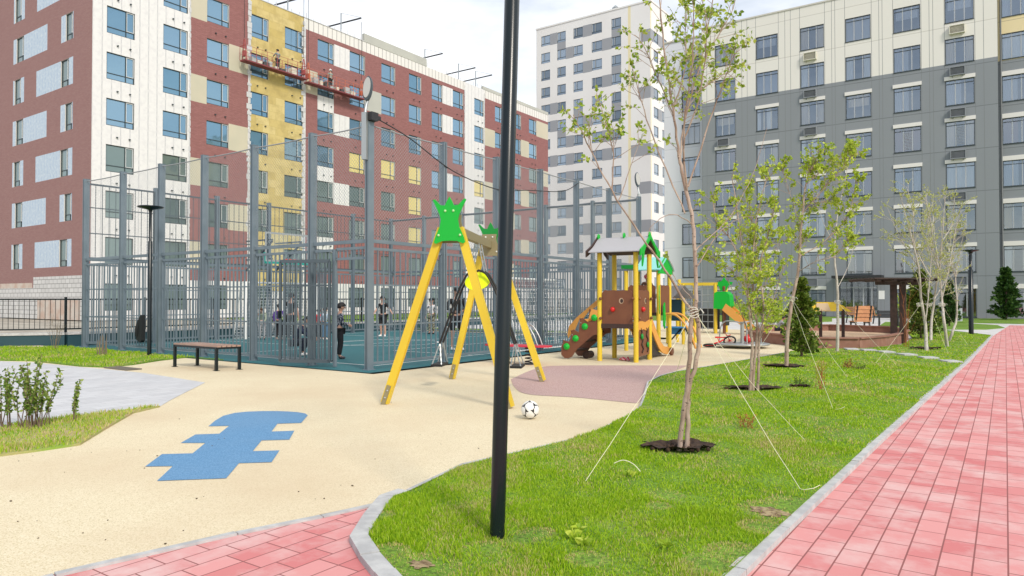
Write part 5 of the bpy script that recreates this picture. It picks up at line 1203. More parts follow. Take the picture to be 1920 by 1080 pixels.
# --- main birch
bx,by=G(1283,864);td=6.30
def T(px,py,dt=0.): return D(px,py,td+dt)
base=(bx,by,.03)
s1=[T(1272,866),T(1277,812),T(1285,749),T(1291,695),T(1294,639),T(1297,579)]
s2=[T(1285,866),T(1290,796),T(1291,730),T(1305,680),T(1310,629),T(1305,579),T(1305,545),T(1301,434,.05),T(1288,360,.1),T(1275,304,.15)]
st=[(s1,.025,.019,.99,0),(s2,.024,.016,.7,2),
 ([T(1275,304,.15),T(1264,222,.1),T(1252,141,.1),T(1241,48,.1),T(1236,-40,.1),T(1240,-120,.1)],.013,.005,.05,9),
 ([T(1275,304,.15),T(1284,222,.3),T(1312,122,.4),T(1330,37,.5),T(1345,-60,.5)],.010,.004,.15,13),
 ([T(1288,360,.1),T(1282,259,-.1),T(1290,180,-.2),T(1300,90,-.3),T(1300,-20,-.3)],.011,.004,.35,11),
 ([T(1297,579),T(1284,565,.0),T(1236,490,-.1),T(1199,438,-.2),T(1147,358,-.3),T(1108,281,-.3),T(1075,215,-.4)],.015,.004,.72,9),
 ([T(1147,355,-.3),T(1150,290,-.3),T(1138,240,-.3),T(1118,175,-.3)],.007,.003,.25,12),
 ([T(1160,375,-.3),T(1180,320,-.2),T(1199,265,-.1)],.006,.002,.55,7),
 ([T(1108,281,-.3),T(1105,240,-.2),T(1112,200,-.1)],.005,.002,.2,11),
 ([T(1284,400),T(1225,260,.2),T(1200,180,.2),T(1185,130,.2)],.009,.003,.45,9),
 ([T(1264,222,.1),T(1235,150,.3),T(1205,85,.3),T(1190,65,.3)],.008,.003,.35,10),
 ([T(1290,350,.1),T(1330,230,.3),T(1365,130,.3),T(1380,100,.3)],.010,.003,.4,12),
 ([T(1312,122,.4),T(1345,70,.5),T(1375,15,.6),T(1382,-30,.6)],.008,.003,.2,13),
 ([T(1300,180,.0),T(1340,150,.1),T(1368,135,.2)],.007,.003,.3,14),
 ([T(1282,259,.1),T(1310,190,.0),T(1325,60,-.1),T(1310,-30,-.2)],.009,.003,.3,13),
 ([T(1264,200,.1),T(1285,120,.2),T(1285,30,.3),T(1280,-50,.3)],.008,.003,.25,12),
 ([T(1303,470),T(1318,455,.1),T(1370,405,.2),T(1410,330,.3),T(1438,240,.4)],.007,.002,.9,3),
 ([T(1306,500),T(1345,440,.1),T(1385,410,.2),T(1415,405,.2)],.006,.002,.8,4),
 ([T(1300,420),T(1262,402,-.1),T(1225,420,-.2),T(1215,440,-.2)],.005,.002,.8,3),
 ([T(1297,560),T(1265,520,.2),T(1262,500,.2)],.005,.002,.5,3)]
tree('tall young birch with forked trunk and fresh leaves standing in the near lawn',base,st,m_bark,m_leafA,5,.042,(.16,.42),1.8,6,group=None,tr=.0022)
def hole(px,py,rx,ry,label,seed=0,z=.035):
    """bare soil dish round a trunk, ragged edge"""
    x,y=G(px,py);r=random.Random(seed);s=MB();n=28;ring=[];out_=[]
    for k in range(n):
        a=2*math.pi*k/n;f=r.uniform(.82,1.15);ring.append((rx*.6*f*math.cos(a),ry*.6*f*math.sin(a),.045+r.uniform(-.01,.015)));out_.append((rx*f*math.cos(a),ry*f*math.sin(a),.06+r.uniform(0,.03)))
    s.mesh([(0,0,.035)]+ring+out_,[(0,k+1,(k+1)%n+1) for k in range(n)]+[(k+1,k+1+n,(k+1)%n+1+n,(k+1)%n+1) for k in range(n)],0,True)
    for _ in range(60):
        a=r.random()*6.28;q=r.random();c=Vector((rx*q*math.cos(a),ry*q*math.sin(a),.05));s.ball(c,r.uniform(.008,.025),5,4)
    o=s.build('soil_patch',m_soil2);o.location=(x,y,z-.02);o.rotation_euler=(0,0,.6);return tag(o,kind='structure')
m_soil2=mat('dark bare soil',(.025,.012,.008),(.07,.04,.022),18,1,bump=1,bscale=50)
hole(1273,853,.34,.20,'',1,.05)
hole(1413,738,.42,.22,'',2,.05);hole(1472,694,.42,.2,'',3,.05);hole(1735,657,.4,.2,'',4);hole(1500,735,.15,.1,'',6,.05)
def guy(p,px,py,label,coil=True):
    x,y=G(px,py);q=Vector((x,y,.07));s=MB();r=random.Random(int(px));p=Vector(p)
    pts=[p.lerp(q,k/10)+Vector((0,0,-.03*math.sin(math.pi*k/10)))+(rv(r,.005) if 0<k<10 else Vector()) for k in range(11)]
    if coil: pts+= [q+Vector((.03,-.02,.0)),q+Vector((.09,.01,.015)),q+Vector((.12,.06,.03))]
    s.tube(pts,.0023,5);o=s.build('guy_rope',m_guy);return tag(o,label,'rope','cream guy ropes holding the young trees')
def tie(p,r_,t):
    s=MB()
    for k in range(5):
        pts=[Vector(p)+Vector((r_*math.cos(a)*(1+.1*math.sin(3*a+k)),r_*math.sin(a),-.04+.018*k+.012*math.sin(2*a+k))) for a in [2*math.pi*i/12 for i in range(13)]];s.tube(pts,.0042,5)
    s.tube([Vector(p)+Vector((r_,0,0)),Vector(p)+Vector((r_+.03,-.02,.03)),Vector(p)+Vector((r_+.06,-.02,-.01))],.005,5)
    return s.build('tie',m_tie,t,world=True)
tm=T(1299,585)
tb=[o for o in C.objects if o.name.startswith('tree')][0];tie(tm,.048,tb)
guy(tm,1098,920,'long slack cord from the near birch down to the left lawn edge',False)
guy(tm+Vector((.03,0,0)),1500,935,'taut cord from the near birch to the lawn by the red path')
guy(tm,1255,748,'short cord from the near birch down to the playground kerb',False)
guy(tm,1508,838,'thin cord from the near birch ending in mid lawn behind the longest one',False)
x,y=G(1175,895);s=MB();s.tube(smooth_path([(x-.1,y-.02,.10),(x-.03,y,.13),(x+.05,y+.01,.11),(x+.13,y-.03,.07)],4),.004,5);tag(s.build('rope_end',m_guy),'short loose cord end lying in the near lawn','rope')
# --- second tree (multi stem)
b2=G(1413,742);td=b2[0]*fw[0]+b2[1]*fw[1]
st=[([T(1404,744),T(1408,700),T(1410,640),T(1405,580),T(1400,520),T(1390,450),T(1380,380),T(1372,330)],.028,.005,.35,9),
 ([T(1412,744),T(1414,690),T(1420,620),T(1412,560),T(1412,480),T(1420,400),T(1440,330)],.026,.005,.3,10),
 ([T(1420,744),T(1422,700),T(1424,640),T(1432,580),T(1425,500),T(1440,440),T(1455,380)],.024,.005,.3,10),
 ([T(1410,640),T(1380,560,.2),T(1350,500,.3),T(1330,478,.3)],.010,.003,.3,8),
 ([T(1400,520),T(1370,450,-.2),T(1345,420,-.2),T(1332,350,-.2)],.010,.003,.2,9),
 ([T(1424,640),T(1450,560,.2),T(1470,500,.2)],.010,.003,.3,8),
 ([T(1412,600),T(1395,540,-.3),T(1370,500,-.3)],.01,.003,.2,12),
 ([T(1420,560),T(1420,480,.4),T(1410,420,.4),T(1400,360,.4)],.01,.003,.1,12)]
t2=tree('bushy multi stemmed young tree with yellow green leaves, second in the lawn row',(b2[0],b2[1],.04),st,m_bark,m_leafB,8,.046,(.2,.5),2.4,11,tr=.0028)
# --- third tree
b3=G(1475,695);td=b3[0]*fw[0]+b3[1]*fw[1]
st=[([T(1474,697),T(1476,640),T(1484,570),T(1496,510),T(1500,460),T(1505,400),T(1512,340),T(1530,300),T(1545,280)],.045,.006,.45,9),
 ([T(1500,480),T(1535,460,.2),T(1570,430,.3),T(1595,390,.3),T(1605,340,.3)],.014,.004,.2,9),
 ([T(1505,400),T(1540,360,-.2),T(1575,320,-.2),T(1600,290,-.2)],.012,.004,.2,12),
 ([T(1500,420),T(1480,360,.2),T(1465,310,.2)],.008,.003,.4,7),
 ([T(1512,345),T(1555,310,.3),T(1585,285,.3)],.008,.003,.1,14),
 ([T(1496,510),T(1530,490,-.3),T(1565,480,-.3),T(1590,450,-.3)],.01,.003,.15,10),
 ([T(1512,360),T(1530,380,.5),T(1570,370,.6)],.008,.003,.1,12),
 ([T(1498,470),T(1475,450,-.3),T(1450,470,-.4)],.007,.003,.3,9)]
t3=tree('taller young tree leaning right with bright green crown before the grey building',(b3[0],b3[1],.04),st,m_bark,m_leafB,9,.055,(.25,.6),2.7,13,tr=.0036);tie(T(1484,560),.06,t3)
a=T(1484,560)
guy(a,1562,778,'cord from the leaning tree running to the lawn centre');guy(a,1395,700,'cord from the leaning tree down to the left lawn',False);guy(a,1590,717,'cord from the leaning tree to the grass near the sandbox')
# --- fourth: thin leafless
b4=G(1570,662);td=b4[0]*fw[0]+b4[1]*fw[1]
st=[([T(1570,664),T(1571,600),T(1570,540),T(1565,480),T(1568,420),T(1580,360),T(1592,300)],.045,.006,.6,4),
 ([T(1570,540),T(1590,500,.2),T(1605,450,.3),T(1622,400,.3)],.012,.004,.4,5),([T(1567,460),T(1545,420,.2),T(1530,370,.2)],.01,.004,.4,5)]
t4=tree('thin nearly leafless birch with white tie in front of the sandbox',(b4[0],b4[1],.03),st,m_bark2,m_leafC,10,.05,(.3,.7),1,3,tr=.004);tie(T(1570,566),.07,t4)
a=T(1570,566);guy(a,1680,690,'pale cord from the thin birch to the stepping stones',False)
# --- the three pale birches by the pergola
for i,(px,py,sts,lab,tx) in enumerate([
 (1737,660,[[(1737,660),(1735,610),(1727,560),(1722,500),(1705,430),(1690,370)],[(1735,610),(1740,560),(1745,500),(1748,430),(1735,370)],[(1722,500),(1690,450),(1668,400)],[(1745,520),(1715,460),(1712,400),(1700,350)]],'pale birch with haze of tiny leaves just right of the pergola',[(1725,571)]),
 (1776,652,[[(1776,652),(1770,600),(1766,560),(1762,500),(1768,430),(1772,370)],[(1766,560),(1780,500),(1790,440),(1800,390)],[(1762,510),(1745,450),(1740,400)],[(1768,450),(1785,420),(1790,380)]],'double trunk pale birch between pergola and far lamp post',[(1766,571)]),
 (1745,640,[[(1745,642),(1747,600),(1752,560),(1758,500),(1752,440),(1748,380)],[(1752,560),(1775,520),(1790,470),(1788,420)],[(1758,500),(1740,470),(1725,410)]],'thin pale birch standing behind the other two',[(1742,571)]),
 (1790,640,[[(1778,645),(1785,625),(1793,600),(1794,560),(1792,520),(1800,470),(1810,420)],[(1792,520),(1780,480),(1785,430)]],'crooked bare birch sapling left of the far lamp post',[])]):
    b=G(px,py);td=b[0]*fw[0]+b[1]*fw[1];rr_=random.Random(i)
    st=[([T(x,y,rr_.uniform(-.3,.3) if k else 0) for k,(x,y) in enumerate(q)],.05 if j==0 else .018,.006,.45 if j==0 else .15,7) for j,q in enumerate(sts)]
    tt=tree(lab,(b[0],b[1],.02),st,m_bark2,m_leafC,20+i,.045,(.4,.95),1.7,13 if i<3 else 4,tr=.0042)
    for x,y in tx: tie(T(x,y),.08,tt);guy(T(x,y),{0:1640,1:1815,2:1778}[i],{0:690,1:652,2:668}[i],['long pale cord from the birch beside the pergola','pale cord from the double birch toward the far lamp','pale cord crossing between the birches at the pergola'][i],False)
# --- evergreens
def conifer(label,base,h,rad,seed,lm,n=1500,sz=.10,loose=.3,name='evergreen_tree'):
    r=random.Random(seed);t=thing(name,label,'evergreen',base,0);tk=MB();lf=MB()
    tk.tube([(0,0,0),(.02,0,h*.5),(0,.01,h*.97)],[h*.018,h*.012,h*.003],7)
    nb=int(n/26)
    for k in range(nb):
        f=(k+.5)/nb;z=h*(.06+.92*f);a=r.random()*6.28;ln=rad*(1-f)**.7*r.uniform(1-loose,1.1)+.05
        d=Vector((math.cos(a),math.sin(a),r.uniform(-.05,.45))).normalized();p0=Vector((0,0,z));p1=p0+d*ln
        tk.tube([p0,p1],[.008,.003],4,cap=False)
        for j in range(26):
            u=.15+.85*r.random();p=p0.lerp(p1,u)+rv(r,ln*.16*(1.2-u));leaf(lf,p,d*.8+rv(r,.8)+Vector((0,0,.2)),sz*r.uniform(.6,1.3),r)
    tk.build('trunk',m_barkd,t);lf.build('crown',lm,t);return t
x,y=G(1503,672);conifer('dense dark green spruce bush in the lawn between the young trees',(x,y,.03),1.85,.52,31,m_need2,4600,.085,.75)
x,y=G(1727,636);conifer('yellow green evergreen just behind the pergola',(x,y,0),2.4,.7,32,m_need2,5000,.10)
x,y=G(1780,612);conifer('narrow dark evergreen behind the pale birches',(x,y,0),2.3,.55,33,m_need,3500,.12)
x,y=onY(1886,570,56.2)[0],56.2;conifer('small dark pine by the grey building wall right of the lamp',(x,y,0),3.4,1.0,34,m_need,3800,.22,.6)
# far shrubs between playground and building
def shrub(label,base,h,rad,seed,lm,n=14,per=14,sz=.045,group=None,name='shrub',spread=.5):
    r=random.Random(seed);t=thing(name,label,'shrub',base,0,group);tk=MB();lf=MB()
    for k in range(n):
        a=r.random()*6.28;d=Vector((math.cos(a)*spread*r.random(),math.sin(a)*spread*r.random(),1)).normalized();ln=h*r.uniform(.65,1.05);p=Vector((rad*.3*r.gauss(0,.6),rad*.3*r.gauss(0,.6),0))
        q=[p,p+d*ln*.5+rv(r,ln*.04),p+d*ln+rv(r,ln*.06)];tk.tube(q,[.006,.004,.002],5,cap=False)
        for j in range(per):
            u=.28+.72*(j+r.random())/per;pp=q[0].lerp(q[1],u*2) if u<.5 else q[1].lerp(q[2],u*2-1)
            for _ in range(2): leaf(lf,pp,rv(r,1)+Vector((0,0,.3)),sz*r.uniform(.6,1.2),r)
    tk.build('stems',m_barkd,t);lf.build('leaves',lm,t);return t
for i,(px,py,h,rd,lab) in enumerate([(1450,612,1.7,1.2,'leafy shrub behind the second young tree'),(1395,603,1.5,1.0,'loose green shrub beyond the orange slide'),(1708,600,2.0,.9,'pale shrub by the entrance notice'),(1500,600,1.3,1.2,'low wide shrub at the foot of the grey building')]):
    x,y=G(px,py);shrub(lab,(x,y,0),h,rd,50+i,m_leafB,40,16,.10,spread=1.2)
# foreground shrub at the left edge
for i,(px,py,h,n,sp,lab) in enumerate([(62,806,.72,22,.45,'largest leafy shrub of the small left lawn with many stems'),(140,795,.52,3,.2,'two thin leafy twigs at the right of the foreground shrub'),(5,806,.60,9,.6,'half hidden shrub at the very left edge')]):
    x,y=G(px,py);shrub(lab,(x,y,.03),h,.32 if n>5 else .1,60+i,m_leafS,n,26,.040,spread=sp,group='foreground shrubs on the left')
# bare twig shrubs on the left lawn
m_twig=mat('grey brown twigs',(.22,.17,.12),rough=.9)
def twigs(label,px,py,h,n,seed,m,spread=.25,fork=True,leafm=None,z=.03,r0=.006):
    x,y=G(px,py);r=random.Random(seed);t=thing('bare_shrub',label,'shrub',(x,y,z),0);s=MB();lf=MB()
    for k in range(n):
        p=Vector((r.gauss(0,.05),r.gauss(0,.05),0));d=Vector((r.gauss(0,spread),r.gauss(0,spread),1)).normalized();e=p+d*h*r.uniform(.5,1);s.tube([p,p.lerp(e,.5)+rv(r,.02),e],[r0,r0*.7,r0*.3],5)
        if fork:
            for _ in range(3): m0=p.lerp(e,r.uniform(.3,.9));s.tube([m0,m0+(d+rv(r,.7)).normalized()*h*.3],[r0*.5,r0*.25],4)
        if leafm:
            for _ in range(6): leaf(lf,p.lerp(e,r.random()),rv(r,1),.022,r)
    s.build('stems',m,t)
    if leafm: lf.build('leaves',leafm,t)
twigs('cut back bundle of grey stems on the left lawn by the court',192,667,.55,12,71,m_twig,.07,False,r0=.016)
twigs('sparse bare bush in front of the teal wall',104,656,1.0,9,72,m_twig,.25)
m_rtw=mat('rust red twigs',(.36,.12,.04),rough=.9)
twigs('rust coloured twiggy sapling in the mid lawn',1540,740,.55,9,73,m_rtw,.12,leafm=m_rtw,r0=.003)
twigs('small rust coloured twig tuft nearer the near birch',1397,812,.22,14,74,m_rtw,.3,leafm=m_rtw,r0=.002)
twigs('low red leaved bush beside the green tuft in the lawn',1592,697,.25,14,75,m_rtw,.5,leafm=mat('dark red leaves',(.12,.03,.02),rough=.8),r0=.004)
twigs('low dark green tuft right of the red bush',1612,700,.2,14,76,m_barkd,.5,leafm=m_need,r0=.004)
twigs('thin orange stemmed sapling by the pergola',1703,653,1.7,4,77,m_rtw,.04,leafm=m_rtw,r0=.007)
twigs('leafy dark tuft in the lawn behind the rust sapling',1500,728,.18,16,78,m_need,.5,leafm=m_need2,r0=.003)
# ------------------------------------------------------------------ grass blades
def blades(name,poly,dens,hgt,mats,seed,ymax=99,mask=None,w=.0035):
    rg=np.random.default_rng(seed);P=np.array(poly);x0,y0=P.min(0);x1,y1=P.max(0);y1=min(y1,ymax)
    out_=[]
    # density falls with distance
    for (ya,yb,dn,k) in dens:
        ya=max(ya,y0);yb=min(yb,y1)
        if yb<=ya: continue
        n=int((x1-x0)*(yb-ya)*dn);X=rg.uniform(x0,x1,n);Y=rg.uniform(ya,yb,n)
        ins=np.zeros(n,bool);j=len(P)-1
        for i in range(len(P)):
            xi,yi=P[i];xj,yj=P[j];c=((yi>Y)!=(yj>Y))&(X<(xj-xi)*(Y-yi)/((yj-yi)+1e-9)+xi);ins^=c;j=i
        X=X[ins];Y=Y[ins]
        # clumpy thinning
        pn=np.sin(X*3.1+1.3*np.sin(Y*2.3))*np.cos(Y*2.7+1.1*np.sin(X*3.7))+.6*np.sin(X*7.9+Y*5.3)*np.cos(Y*9.1-X*4.7)
        keep=rg.random(len(X))<np.clip(.72+.28*pn,.18,1);X=X[keep];Y=Y[keep];pn=pn[keep]
        if mask is not None:
            for mx_,my_,mr in mask: 
                kk=(((X-mx_)**2+(Y-my_)**2)>mr*mr*rg.uniform(.5,1.3,len(X)))|(rg.random(len(X))<(.22 if mr<.2 else 0));X=X[kk];Y=Y[kk];pn=pn[kk]
        out_.append((X,Y,np.full(len(X),k),pn))
    X=np.concatenate([o[0] for o in out_]);Y=np.concatenate([o[1] for o in out_]);K=np.concatenate([o[2] for o in out_]);PN=np.concatenate([o[3] for o in out_]);n=len(X)
    nearbare=np.zeros(n,bool)
    for mx_,my_,mr in (mask or []):
        if mr<.2: nearbare|=((X-mx_)**2+(Y-my_)**2)<(mr*1.5)**2
    h=hgt*np.where(nearbare,.6,1.)*rg.uniform(.45,1.25,n)*(1+.35*np.clip(PN,-1,1));a=rg.uniform(0,2*np.pi,n);ln=rg.uniform(.1,.75,n)*h;ww=w*K*rg.uniform(.7,1.3,n)
    base=np.array([lawn_h(x,y) if name=='grass' else .03 for x,y in zip(X,Y)]) 
    dx,dy=np.cos(a),np.sin(a);b=rg.uniform(0,2*np.pi,n);sx,sy=np.cos(b)*ww,np.sin(b)*ww
    V=np.zeros((n,5,3))
    V[:,0]=np.stack([X-sx,Y-sy,base-.005],1);V[:,1]=np.stack([X+sx,Y+sy,base-.005],1)
    V[:,2]=np.stack([X+sx*.7+dx*ln*.35,Y+sy*.7+dy*ln*.35,base+h*.6],1);V[:,3]=np.stack([X-sx*.7+dx*ln*.35,Y-sy*.7+dy*ln*.35,base+h*.6],1)
    V[:,4]=np.stack([X+dx*ln,Y+dy*ln,base+h],1)
    me=bpy.data.meshes.new(name);me.vertices.add(n*5);me.vertices.foreach_set('co',V.reshape(-1))
    idx=np.arange(n)[:,None]*5;q=(idx+np.array([0,1,2,3])).reshape(-1);t=(idx+np.array([3,2,4])).reshape(-1)
    me.loops.add(n*7);me.loops.foreach_set('vertex_index',np.concatenate([q,t]))
    me.polygons.add(2*n);me.polygons.foreach_set('loop_start',np.concatenate([np.arange(n)*4,4*n+np.arange(n)*3]));me.polygons.foreach_set('loop_total',np.concatenate([np.full(n,4),np.full(n,3)]))
    r=rg.random(n);dry=(np.sin(X*1.9+2.1)*np.cos(Y*1.3+.7*np.sin(X*2.2))+.6*np.sin(X*5.1+Y*4.3)+.5*np.sin(X*11+3*np.sin(Y*4)));mi=np.where(r<np.where(nearbare,.75,np.clip(.14+.30*dry,.03,.75)),1,0)
    for m in mats: me.materials.append(m)
    me.polygons.foreach_set('material_index',np.concatenate([mi,mi]).astype(np.int32));me.update();me.validate()
    o=bpy.data.objects.new(name,me);C.objects.link(o);return tag(o,kind='stuff')
m_blade=leafmat('grass blades',[(.17,.34,.008),(.29,.48,.012),(.40,.58,.02),(.52,.65,.05)],trans=.4)
m_dry=leafmat('dry grass blades',[(.48,.50,.10),(.62,.55,.24),(.52,.38,.18)],trans=.3)
hx,hy=G(1273,853)
blades('grass',MAINLAWN,[(0,4.5,22000,.75),(4.5,7,11000,1.05),(7,11,4200,1.6),(11,17,1100,3.0),(17,34,300,5)],.026,[m_blade,m_dry],1,mask=[(*G(1455,968),.16),(*G(1485,955),.12),(*G(1430,1000),.10),(*G(745,1068),.10),(*G(800,1072),.12),(*G(730,1045),.08),(*G(975,1020),.09),(*G(1010,1010),.07),(*G(1250,940),.09),(*G(1235,960),.06),(*G(1380,1050),.12),(*G(1330,1070),.10),(*G(720,975),.05),(*G(1100,1060),.08),(*G(905,1040),.08),(hx,hy,.27),(*G(1413,738),.3),(*G(1472,694),.3),(*G(1735,657),.3)])
blades('grass',LEFTPATCH,[(-2,9,1800,1.3)],.035,[m_dry,m_blade],2);blades('grass',LEFTPATCH,[(-2,9,1600,1.3)],.035,[m_blade,m_dry],5)
blades('grass',LEFTLAWN,[(0,12,700,2.6)],.045,[m_blade,m_dry],3)
m_thatch=mat('dry thatch and soil',(.16,.10,.05),(.40,.31,.17),22,1,bump=1,bscale=60)
for i,(qx,qy,qr) in enumerate([(1442,970,.10),(790,1070,.06)]):
    x,y=G(qx,qy);r=random.Random(i);s=MB();n=22;rg_=[]
    for k in range(n):
        a=2*math.pi*k/n;f=qr*r.uniform(.6,1.15);xx=x+f*1.3*math.cos(a);yy=y+f*math.sin(a);rg_.append((xx,yy,lawn_h(xx,yy)+.0095))
    s.mesh([(x,y,lawn_h(x,y)+.014)]+rg_,[(0,k+1,(k+1)%n+1) for k in range(n)],0,True);tag(s.build('soil_patch',m_thatch),kind='structure')
# taller tufts and flat weed leaves in the near lawn
tf=MB();r=random.Random(4)
for (px,py,n,h) in [(935,1010,40,.13),(945,1018,25,.10),(520,1060,0,.1),(860,1052,90,.09),(1100,1020,60,.07),(1330,980,80,.07),(1010,1045,60,.07),(1240,1050,60,.07),(1180,930,50,.06),(1400,900,50,.06),(790,1010,40,.06)]:
    x,y=G(px,py)
    for k in range(n):
        a=r.random()*6.28;q=r.random()**.5*(.05 if h>.09 else .14);p=Vector((x+q*math.cos(a),y+q*math.sin(a),lawn_h(x,y)));d=Vector((r.gauss(0,.4),r.gauss(0,.4),1)).normalized();hh=h*r.uniform(.5,1.1);s_=d.cross(rv(r)).normalized()*.0022
        m1=p+d*hh*.55;e=p+d*hh+Vector((d.x,d.y,0))*hh*.5;tf.mesh([p-s_,p+s_,m1+s_,m1-s_,e],[(0,1,2,3),(3,2,4)])
tag(tf.build('grass',m_blade),kind='stuff')
wd=MB()
for (px,py) in [(1075,1020),(1095,1035),(1085,1010),(1250,1040),(1180,905)]:
    x,y=G(px,py)
    for k in range(7): a=k*.9+r.random();leaf(wd,Vector((x,y,lawn_h(x,y)+.02)),Vector((math.cos(a),math.sin(a),.5)),.06,r)
tag(wd.build('weeds',m_leafB),kind='stuff')
# ------------------------------------------------------------------ people
m_skin=mat('skin',(.52,.30,.22),rough=.55);m_hairb=mat('black hair',(.012,.010,.010),rough=.6);m_hairn=mat('brown hair',(.09,.045,.02),rough=.6);m_eye=mat('eye',(.02,.015,.015),rough=.2);m_lip=mat('lip',(.38,.14,.12),rough=.5)
def skinmesh(name,verts,edges,m,parent,sub=1):
    me=bpy.data.meshes.new(name);me.from_pydata([v[0] for v in verts],edges,[]);o=bpy.data.objects.new(name+'_src',me);C.objects.link(o)
    md=o.modifiers.new('s','SKIN');md.use_smooth_shade=True;md.branch_smoothing=.4
    for i,v in enumerate(verts):
        r=v[1] if isinstance(v[1],tuple) else (v[1],v[1]);me.skin_vertices[0].data[i].radius=r
    me.skin_vertices[0].data[0].use_root=True
    sb_=o.modifiers.new('u','SUBSURF');sb_.levels=sub;sb_.render_levels=sub
    dg=bpy.context.evaluated_depsgraph_get();nm=bpy.data.meshes.new_from_object(o.evaluated_get(dg));bpy.data.objects.remove(o);bpy.data.meshes.remove(me)
    nm.name=name;nm.materials.clear();nm.materials.append(m);q=bpy.data.objects.new(name,nm);C.objects.link(q);q.parent=parent;return q
def mt(name,c,rough=.85,**k): return mat(name,c,rough=rough,**k)
def person(label,loc,rz,h,pose=None,shirt=None,legs=None,shoes=None,hair=None,long=True,shorts=False,cap=None,extra=None,group=None,child=True,hood=False):
    J=dict(pel=(0,0,.53),bel=(0,.0,.61),che=(0,-.005,.72),nb=(0,0,.815),nk=(0,-.01,.845),hd=(0,-.02,.905),
      sL=(.105,0,.785),eL=(.145,.01,.635),wL=(.150,-.035,.50),sR=(-.105,0,.785),eR=(-.145,.01,.635),wR=(-.150,-.035,.50),
      hL=(.052,0,.50),kL=(.058,-.015,.285),aL=(.058,.015,.055),hR=(-.052,0,.50),kR=(-.058,-.015,.285),aR=(-.058,.015,.055),fd=(0,-1,0))
    if pose: J.update(pose)
    J={k:Vector(v) for k,v in J.items()};S=h
    t=thing('person',label,'person',loc,rz,group)
    V=[];E_=[]
    def add(p,r,par=None):
        V.append((tuple(Vector(p)*S),(r[0]*S,r[1]*S) if isinstance(r,tuple) else r*S));i=len(V)-1
        if par is not None: E_.append((par,i))
        return i
    pel=add(J['pel'],(.082,.058));bel=add(J['bel'],(.070,.050),pel);che=add(J['che'],(.085,.056),bel);nb=add(J['nb'],(.045,.04),che);nk=add(J['nk'],.028,nb)
    hd=J['hd'];up_=(hd-J['nk']).normalized();hs=1.12 if child else 1.0
    c1=add(hd-up_*.025,(.043*hs,.047*hs),nk);c2=add(hd+up_*.02,(.052*hs,.060*hs),c1);c3=add(hd+up_*.055,(.045*hs,.052*hs),c2)
    for sd in'LR':
        s_=add(J['s'+sd],.032,che);e=add(J['e'+sd],.024,s_);w_=add(J['w'+sd],.016,e)
        d=(J['w'+sd]-J['e'+sd]).normalized();sidev=Vector((1,0,0)) if abs(d.x)<.8 else Vector((0,1,0));s2=d.cross(sidev).normalized()
        palm=add(J['w'+sd]+d*.035,(.018,.010),w_)
        for k in range(4):
            off=s2*(.0105*(k-1.5));p1=add(J['w'+sd]+d*(.062+.004*(1.5-abs(k-1.5)))+off,.0055,palm);p2=add(J['w'+sd]+d*.084+off+sidev*-.010,.0048,p1)
        add(J['w'+sd]+d*.040+s2*.03-sidev*.008,.006,palm)
        hi=add(J['h'+sd],.052,pel);k_=add(J['k'+sd],.036,hi);a=add(J['a'+sd],.022,k_);fd=J['fd'];add(J['a'+sd]+fd*.07+Vector((0,0,-.035)),(.022,.016),a)
    skinmesh('body',V,E_,m_skin,t)
    s=MB();side=Vector((1,0,0))
    fwd_=J['fd'].normalized();side=fwd_.cross(Vector((0,0,1))).normalized()
    c=(hd+up_*.012)*S
    for q in(-1,1):
        s=MB();s.ball(c+fwd_*.058*hs*S+side*q*.02*S,.0075*S,8,6);s.build('eye',m_eye,t)
        s=MB();s.ball(c+side*q*.056*hs*S-up_*.008*S,.013*S,8,6,sc_=(.6,1,1.3));s.build('ear',m_skin,t)
    s=MB();s.ball(c+fwd_*.066*hs*S-up_*.016*S,.011*S,8,6,sc_=(.9,1.2,1.2));s.build('nose',m_skin,t)
    s=MB();s.ball(c+fwd_*.052*hs*S-up_*.040*S,.015*S,8,6,sc_=(1,.7,.35));s.build('mouth',m_lip,t)
    # hair: cap of the skull with an uneven hem
    s=MB();rr_=random.Random(int(h*1000));s.ball((0,0,0),1,20,14)
    vs=[];R3=Matrix((side,-fwd_,up_)).transposed()
    for v in s.v:
        v=Vector(v);n=1+.03*math.sin(9*v.x+5*v.z)+rr_.uniform(-.02,.03)
        low=-.02 if v.y<-.2 else -.42
        if v.z<low: v=Vector((v.x*.9,v.y*.8+.12,low-.06*rr_.random()))
        vs.append(c+up_*.014*S+R3@Vector((v.x*.060*hs*n,v.y*.070*hs*n+.006,v.z*.066*hs*n))*S)
    s.v=[tuple(v) for v in vs];s.build('hair' if not hood else 'hood',hair or m_hairb,t)
    if cap:
        s=MB();s.ball(c+up_*.028*S,.072*hs*S,16,10,sc_=(1,1.1,.8));s.ball(c+up_*.10*S,.02*S,8,6);s.build('hat',cap,t)
    if shirt:
        V=[];E_=[];g=1.16
        pel=add(J['pel'],(.088,.066));bel=add(J['bel'],(.080,.062),pel);che=add(J['che'],(.094,.066),bel);nb=add(J['nb'],(.050,.046),che)
        for sd in'LR':
            s_=add(J['s'+sd]*1.0,.041,che);m_=J['s'+sd].lerp(J['e'+sd],.75)
            if long: e=add(J['e'+sd],.033,s_);add(J['w'+sd],.024,e)
            else: add(m_,.036,s_)
        skinmesh('jacket' if long else 'shirt',V,E_,shirt,t)
    if legs:
        V=[];E_=[];pel=add(J['pel']+Vector((0,0,-.0)),(.086,.064))
        for sd in'LR':
            hi=add(J['h'+sd],.059,pel);k_=add(J['k'+sd],.044 if not shorts else .05,hi)
            if not shorts: add(J['a'+sd]+Vector((0,0,.005)),.034,k_)
        skinmesh('shorts' if shorts else 'trousers',V,E_,legs,t)
